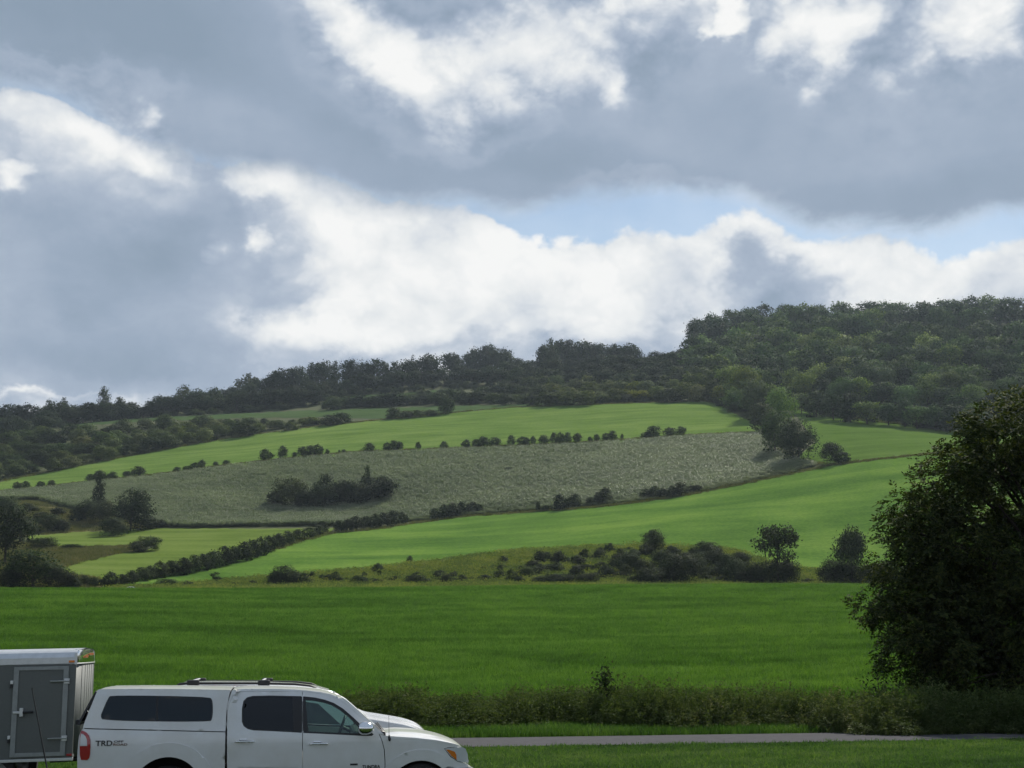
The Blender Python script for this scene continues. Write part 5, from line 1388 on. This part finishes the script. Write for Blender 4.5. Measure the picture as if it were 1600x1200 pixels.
    s = MB(); s.box(T(395,1150)[0]-.1, T(395,1150)[0]+.4, -.7, .7, .78, .95); s.box(T(395,1150)[0]-.28, T(395,1150)[0]-.12, -.7, .7, .85, 1.5); s.build('rear_seat', v_cloth, root, bevel=.04)
    xd = T(578,1150)[0]; s = MB(); s.box(xd-.25, xd+.25, -.80, .80, .9, 1.26); s.build('dashboard', v_black, root, bevel=.05)
    s = MB(); pts = []
    for k in range(17):
        a_ = 2*math.pi*k/16; pts.append((xd-.38+math.sin(a_)*.06, .42+math.cos(a_)*.19, 1.25+math.sin(a_)*.18))
    s.tube(pts, .016, 6, cap=False); s.tube([(xd-.38,.42,1.25),(xd-.2,.42,1.16)], .03, 6); s.build('steering_wheel', v_black, root)
    for c, dx in ((ca, 0), (cb, 0)):
        for sg in (-1, 1): wheel(root, c[0], sg*.82, .40, .26, sg)
    return root
pickup()

def roadcar(name, label, cat, loc, side, arches, roofline, mats, skin, wins, segs, wheels_r=.36, rz=0, hood_ridge=None, extra=None):
    """a car from its side view: flank panels, window openings with glass, and surfaces across"""
    root = empty(name, loc, label, cat, None, rz)
    B = Body(root, skin, .09)
    B.panel('flank', side[::-1], mats[0], holes=wins, thick=.03)
    for wv in wins: B.panel('side_window', wv, v_gl_dark, out=-.01, thick=.005)
    for (nm, a, b, mt, kw) in segs:
        B.cross(nm, roofline[a:b+1], mt, **kw)
    for (x, z) in arches:
        for sg in (-1, 1): wheel(root, x, sg*float(skin(x, .5)-.14), wheels_r, .22, sg)
    x0, x1 = min(p[0] for p in side)+.1, max(p[0] for p in side)-.15
    MB().box(x0, x1, -.8, .8, .28, .36).build('floor_pan', v_dark, root)
    return root, B
def suv():
    YN = 21.9; YW = R(8); X0, T = flank_frame(246, YN, YW)
    def TL(*a): return [T(*p) for p in a]
    def skin(X, Z):
        X = np.asarray(X, float); Z = np.asarray(Z, float)
        w = np.interp(Z, [.3,.55,.9,1.05,1.15,1.45,1.70,1.8], [.85,.91,.935,.925,.895,.80,.69,.62])
        f = np.clip((X-3.9)/.85, 0, 1); r = np.clip((.35-X)/.35, 0, 1)
        return w - .22*f**2.2 - .08*r**2
    rl = TL((262,1085), (266,1078), (280,1072.5), (320,1071), (400,1071.5), (460,1074), (495,1078.5), (514,1084), (530,1095), (552,1112), (570,1122), (600,1126.5), (630,1131.5), (650,1137), (664,1144.5), (670,1153), (672,1165))
    n = len(rl)
    zb = .42
    a1, a2 = (.95, .38), (3.85, .38)
    side = [(.05, 1.02), rl[0]] + [(x, z-.012) for x, z in rl[1:]] + [(rl[-1][0]-.02, .5), (rl[-1][0]-.1, zb), (a2[0]+.42, zb)] + circ(a2[0], a2[1], .42, 5, 175, 12) + [(a1[0]+.42, zb)] + circ(a1[0], a1[1], .42, 5, 175, 12) + [(.12, zb), (.0, .6)]
    wins = [[(.50, 1.12), (.62, 1.58), (1.30, 1.62), (1.34, 1.12)], [(1.42,1.12), (1.38,1.62), (2.22,1.60), (2.26,1.12)], [(2.34,1.12), (2.30,1.59), (2.62,1.54), (3.08,1.14)]]
    root, B = roadcar('sport_utility_vehicle', 'silver car with black roof rails parked just behind the white pickup', 'car', (X0 - math.sin(YW)*.93, YN + math.cos(YW)*.93, 0), side, [a1, a2], rl, [v_silver], skin, wins,
        [('tail', 0, 2, v_silver, dict(crown=.0, wfun=lambda x, z: skin(x, z)-.01)), ('roof', 2, 7, v_silver, dict(crown=.05, n=21)), ('windscreen', 7, 9, v_gl, dict(crown=0, bulge_x=.1, wfun=lambda x, z: skin(x, z)-.03)),
         ('bonnet', 9, 15, v_silver, dict(crown=.035, n=41, power=6, side_drop=.02, ridges=lambda x, v: .022*math.exp(-((abs(v)-.62)/.07)**2) + .022*math.exp(-((abs(v)-.28)/.07)**2))), ('grille', 15, 16, v_black, dict(crown=0))], rz=YW)
    B.cross('tailgate', [rl[0], (.05, 1.02), (.0, .6), (.1, .42)], v_silver, crown=0, wfun=lambda x, z: skin(np.asarray(x)+.1, z)-.02, bulge_x=-.05)
    for sg in (-1, 1):
        m = MB(); pts = [(*T(270,1075),), (*T(277,1070),), (*T(290,1068.6),), (*T(400,1068.6),), (*T(460,1070),), (*T(484,1072.5),), (*T(494,1076),)]
        m.tube([(x, sg*.62, z) for x, z in pts], [.02,.028,.026,.024,.024,.022,.012], 8, flat=.8)
        rail = m.build('roof_rail', v_black, root)
        for px in (300, 412):
            x, z = T(px, 1067.5); m = MB(); m.box(x-.11, x+.09, sg*.62-.06, sg*.62+.06, z-.05, z+.045); m.build('bar_mount', v_black, rail, bevel=.02)
    for px in (298, 408):
        x, z = T(px, 1064.5); m = MB(); m.tube([(x, -.66, z), (x, .66, z)], .022, 8, flat=.6); m.build('cross_bar', v_alu, root)
    x, z = T(340, 1075.5); x1 = T(500, 0)[0]
    m = MB(); m.tube([(x, -.73, z), (T(400,1150)[0], -.735, z+.006), (x1-.35, -.735, z-.01), (x1, -.72, z-.05)], .012, 6); m.build('gutter_moulding', v_chrome, root)
    for px in (333, 366):
        x, z = T(px, 1075); MB().box(x-.025, x+.025, -.76, -.71, z-.02, z+.02).build('marker_lens', v_red, root)
    for sg in (-1, 1):
        hx, hz = T(662, 1146); m = MB()
        B.panel('headlight', TL((650,1141), (662,1144.5), (668,1151), (670,1160), (655,1156))[::-1], v_lens, out=.01, thick=.02, step=.04, sides=(sg,))
        m.box(T(560,1150)[0]-.05, T(560,1150)[0]+.12, sg*1.08-.07, sg*1.08+.07, 1.10, 1.24); m.build('mirror', v_silver, root, bevel=.03)
suv()
def far_car():
    x, y = math.sin(float(ray(206, 920)[0]))*277, math.cos(float(ray(206, 920)[0]))*277
    z = float(height(x, y))
    ztop = on_plane(206, 918.0, y)[1]
    # nudge along the slope until the roof just shows over the brow
    for dd in np.arange(255, 300, 1.0):
        a = float(ray(206, 920)[0]); X, Y = math.sin(a)*dd, math.cos(a)*dd
        if float(height(X, Y)) + 1.45 <= on_plane(206, 918.0, Y)[1]: x, y, z = X, Y, float(height(X, Y)); break
    def skin(X, Z):
        return np.interp(Z, [.3,.55,.9,1.0,1.4,1.5], [.80,.86,.88,.85,.62,.5]) + 0*np.asarray(X)
    rl = [(0,.85), (.15,.98), (.9,1.05), (1.5,1.40), (2.0,1.46), (2.7,1.42), (3.4,1.02), (4.2,.92), (4.5,.75), (4.55,.5)]
    a1, a2 = (.9,.33), (3.6,.33)
    side = [(x_, z_-.01) for x_, z_ in rl] + [(4.5,.35), (a2[0]+.36,.35)] + circ(*a2, .37, 3, 177, 8) + [(a1[0]+.36,.35)] + circ(*a1, .37, 3, 177, 8) + [(.05,.35), (0,.6)]
    wins = [[(1.15,1.02), (1.6,1.34), (2.1,1.38), (2.1,1.02)], [(2.18,1.02), (2.18,1.38), (2.6,1.34), (3.1,1.02)]]
    roadcar('distant_car', 'white car roof just showing over the meadow brow at left', 'car', (x-2.2, y, z), side, [a1, a2], rl, [v_white], skin, wins,
        [('boot', 0, 2, v_white, {}), ('rear_window', 2, 3, v_gl_dark, {}), ('roof', 3, 5, v_white, {}), ('windscreen', 5, 6, v_gl_dark, {}), ('bonnet', 6, 9, v_white, {})], .33)
far_car()

def trailer():
    YN = 23.0; W = 2.1; YW = R(9.5); X0_, T = flank_frame(60, YN, YW); X0 = 0.0
    root = empty('cargo_trailer', (X0_, YN, 0), 'grey enclosed cargo trailer with a side door, behind the pickup tail', 'trailer')
    xl = T(-190, 1110)[0]-X0; xs = T(116, 1110)[0]-X0; xa = xs + .07
    zb = T(60, 1185.5)[1]; zt = T(60, 1038.5)[1]; ztop = T(60, 1016.5)[1]
    def nose(off=0, n=9):
        P = []
        for k in range(n+1):
            t = k/n; y = W/2*t; 
            x = xs - .10 + (xa-xs+.10)*(1 - (1-t)**5); P.append((x+off, y))
        return P
    half = nose(); plan = half + [(x, W-y) for x, y in half[::-1][1:]]
    # flank and far wall, framed so that the door opening is real
    dx0, dx1 = T(20,1110)[0]-X0, T(104,1110)[0]-X0; dz0, dz1 = T(60,1182)[1], T(60,1041.5)[1]
    m = MB()
    for (x0, x1, z0, z1) in ((xl, dx0, zb, zt), (dx1, xs, zb, zt), (dx0, dx1, dz1, zt), (dx0, dx1, zb, dz0)): m.box(x0, x1, 0, .04, z0, z1)
    m.box(xl, xs, W-.04, W, zb, zt); m.box(xl, xl+.04, .04, W-.04, zb, zt); m.box(xl+.04, xs, .04, W-.04, zb, zb+.05)
    m.build('wall', v_grey, root)
    # nose skin, with standing seams
    V = []; F = []
    for (x, y) in plan: V += [(x, y, zb), (x, y, zt)]
    F = [(2*i, 2*i+2, 2*i+3, 2*i+1) for i in range(len(plan)-1)]
    m = MB(); m.add(V, F, True); nz = m.build('nose_panel', v_grey, root); sm = nz.modifiers.new('thickness', 'SOLIDIFY'); sm.thickness = .03; sm.offset = -1
    for i in (1, 3, 5, 7, 9, 11, 13, 15, 17):
        if i >= len(plan): continue
        x, y = plan[i]; m = MB(); m.tube([(x, y, zb), (x, y, zt)], .006, 6); m.build('seam', v_grey, root)
    # rounded top rail and roof
    def arc(y0, sgn):
        P = [(y0, zt-.002)]
        h = T(60,1027)[1]
        P += [(y0 - sgn*.012, zt+.01), (y0 - sgn*.012, h-.01), (y0 + sgn*.002, h), (y0 + sgn*.015, h+.03), (y0 + sgn*.05, ztop-.04), (y0 + sgn*.12, ztop-.01), (y0+sgn*.22, ztop)]
        return P
    sec = arc(0, 1) + [(W/2, ztop+.03)] + arc(W, -1)[::-1]
    V = [(x, y, z) for x in (xl, xs) for y, z in sec]; n = len(sec)
    m = MB(); m.add(V, [(i, n+i, n+i+1, i+1) for i in range(n-1)], True)
    rf = m.build('roof', v_alu, root); md = rf.modifiers.new('edges', 'EDGE_SPLIT'); md.split_angle = R(25)
    m = MB(); m.box(xs-.03, xs+.012, -.022, .02, zt-.01, ztop-.05); m.build('corner_strip', v_alu, root, bevel=.005)
    # polished nose cap closing the roof over the wedge
    layers = [(1, zt+.012), (1, zt+.06)] + [(math.cos(R(t)), zt + .06 + (ztop - zt - .05)*math.sin(R(t))) for t in (12, 24, 36, 48, 60, 72, 84)]
    V = []; k = len(plan)
    for (f, z) in layers:
        for (x, y) in plan:
            V.append((xs-.03 + (x-xs+.03)*(.12+.88*f), W/2 + (y-W/2)*(.80+.20*f), z))
    F = [(j*k+i, j*k+i+1, (j+1)*k+i+1, (j+1)*k+i) for j in range(len(layers)-1) for i in range(k-1)]
    m = MB(); m.add(V, F, True); m.add(V[-k:], [tuple(range(k))]); cap = m.build('nose_cap', v_chrome, root)
    m = MB()
    for i in range(k-1): m.tube([(plan[i][0]+.006, plan[i][1], zt+.004), (plan[i+1][0]+.006, plan[i+1][1], zt+.004)], .014, 6)
    m.build('cap_trim', v_white, root)
    def lamp(x, y, z, w=.05, mat=v_amber):
        m = MB(); m.box(x-w, x+w, y-.02, y+.005, z-.02, z+.02); return m.build('clearance_light', mat, root, bevel=.008)
    lamp(T(109,1110)[0]-X0, -.012, T(60,1034.5)[1]); lamp(plan[5][0]+.01, plan[5][1], zt+.12, .04); lamp(plan[9][0]+.03, W/2, zt+.16, .04); lamp(T(111,1110)[0]-X0, -.006, T(60,1181)[1], .045, v_red)
    # bottom rail
    m = MB(); m.box(xl, xs+.01, -.012, .05, zb-.05, zb); m.build('bottom_rail', v_alu, root, bevel=.005)
    # side door
    fr = .075
    d = MB().box(dx0+.005, dx1-.005, -.012, .03, dz0+.005, dz1-.005).build('door', v_grey, root)
    m = MB(); m.box(dx0-.01, dx0+fr, -.03, -.0125, dz0, dz1); m.box(dx1-fr, dx1+.01, -.03, -.0125, dz0, dz1); m.box(dx0+fr, dx1-fr, -.03, -.0125, dz1-fr*.8, dz1); m.box(dx0+fr, dx1-fr, -.03, -.0125, dz0, dz0+fr*.9)
    m.build('door_frame', v_frame, d, bevel=.004)
    for py in (1065, 1154.5):
        xa0, z = T(77, 1110)[0]-X0, T(77, py)[1]; xb = T(107, 1110)[0]-X0
        m = MB(); m.tube([(xa0, -.045, z), (xb, -.045, z)], .022, 8, flat=.6); m.box(xb-.09, xb, -.045, -.0, z-.045, z+.045); m.build('hinge', v_alu, d, bevel=.006)
    x, z = T(34, 1112.5)[0]-X0, T(34, 1112.5)[1]
    m = MB(); m.box(x-.14, x+.02, -.05, -.01, z-.02, z+.02); m.box(x-.03, x+.03, -.055, -.01, z-.07, z+.075); lt = m.build('latch', v_alu, d, bevel=.006)
    m = MB(); m.tube([(x+.03, -.06, z), (x+.20, -.06, z+.004)], .020, 8); m.build('latch_grip', v_black, lt)
    for py in (1067, 1153):
        x, z = T(17, 1110)[0]-X0, T(16, py)[1]
        m = MB(); m.box(x-.025, x+.02, -.05, 0, z-.01, z+.05); m.build('holdback', v_white, root, bevel=.006)
        m = MB(); m.box(x-.03, x+.02, -.045, 0, z-.075, z-.02); m.build('holdback_stop', v_black, root, bevel=.006)
    root.rotation_euler = (0, -R(1.2), YW); root.location = (X0_ + 1.45*math.sin(R(1.2)), YN, 0)
    # running gear and drawbar, mostly below the picture
    for x in (xl+1.1, xl+1.95):
        wheel(root, x, .12, .34, .2, -1); wheel(root, x, W-.12, .34, .2, 1)
    m = MB(); m.tube([(xs-.4, .25, zb-.05), (xa+.9, W/2, zb-.08)], .05, 6); m.tube([(xs-.4, W-.25, zb-.05), (xa+.9, W/2, zb-.08)], .05, 6); m.tube([(xa+.8, W/2, 0), (xa+.8, W/2, zb+.4)], .03, 8); m.build('drawbar', v_black, root)
trailer()
def marker():
    Y = 17.4; a = on_plane(50, 1077, Y); b = on_plane(74, 1203, Y)
    t = (0 - b[1])/(b[1]-a[1]); gx = b[0] + (b[0]-a[0])*t
    e = empty('whip_aerial', (gx, Y, 0), 'thin black whip aerial leaning in front of the trailer door', 'aerial')
    m = MB(); m.tube([(0,0,.05), (b[0]-gx,0,b[1]), (a[0]-gx,0,a[1])], [.013,.011,.007], 6); m.build('rod', v_black, e)
    m = MB(); m.tube([(a[0]-gx,0,a[1]-.005), (a[0]-gx,0,a[1]+.02)], [.009,.009], 8); m.build('tip', v_black, e)
    m = MB(); m.tube([(0,0,-.02),(0,0,.03),(0,0,.09)], [.07,.06,.015], 14); m.build('base', v_black, e)
marker()

# ------------------------------------------------------------------ the air between
def haze():
    M = Mat('haze_air'); v = M.n('ShaderNodeVolumePrincipled')
    v.inputs['Color'].default_value = (.72, .86, 1.0, 1); v.inputs['Density'].default_value = .00006; v.inputs['Anisotropy'].default_value = .25
    M.L.new(v.outputs[0], M.out.inputs['Volume'])
    zl = -260
    o = MB().box(-9500, 9500, -9500, 9500, zl, 330).build('haze', M.m); tag(o, 'thin bluish haze in the air over the fields', None, None, 'stuff')
haze()
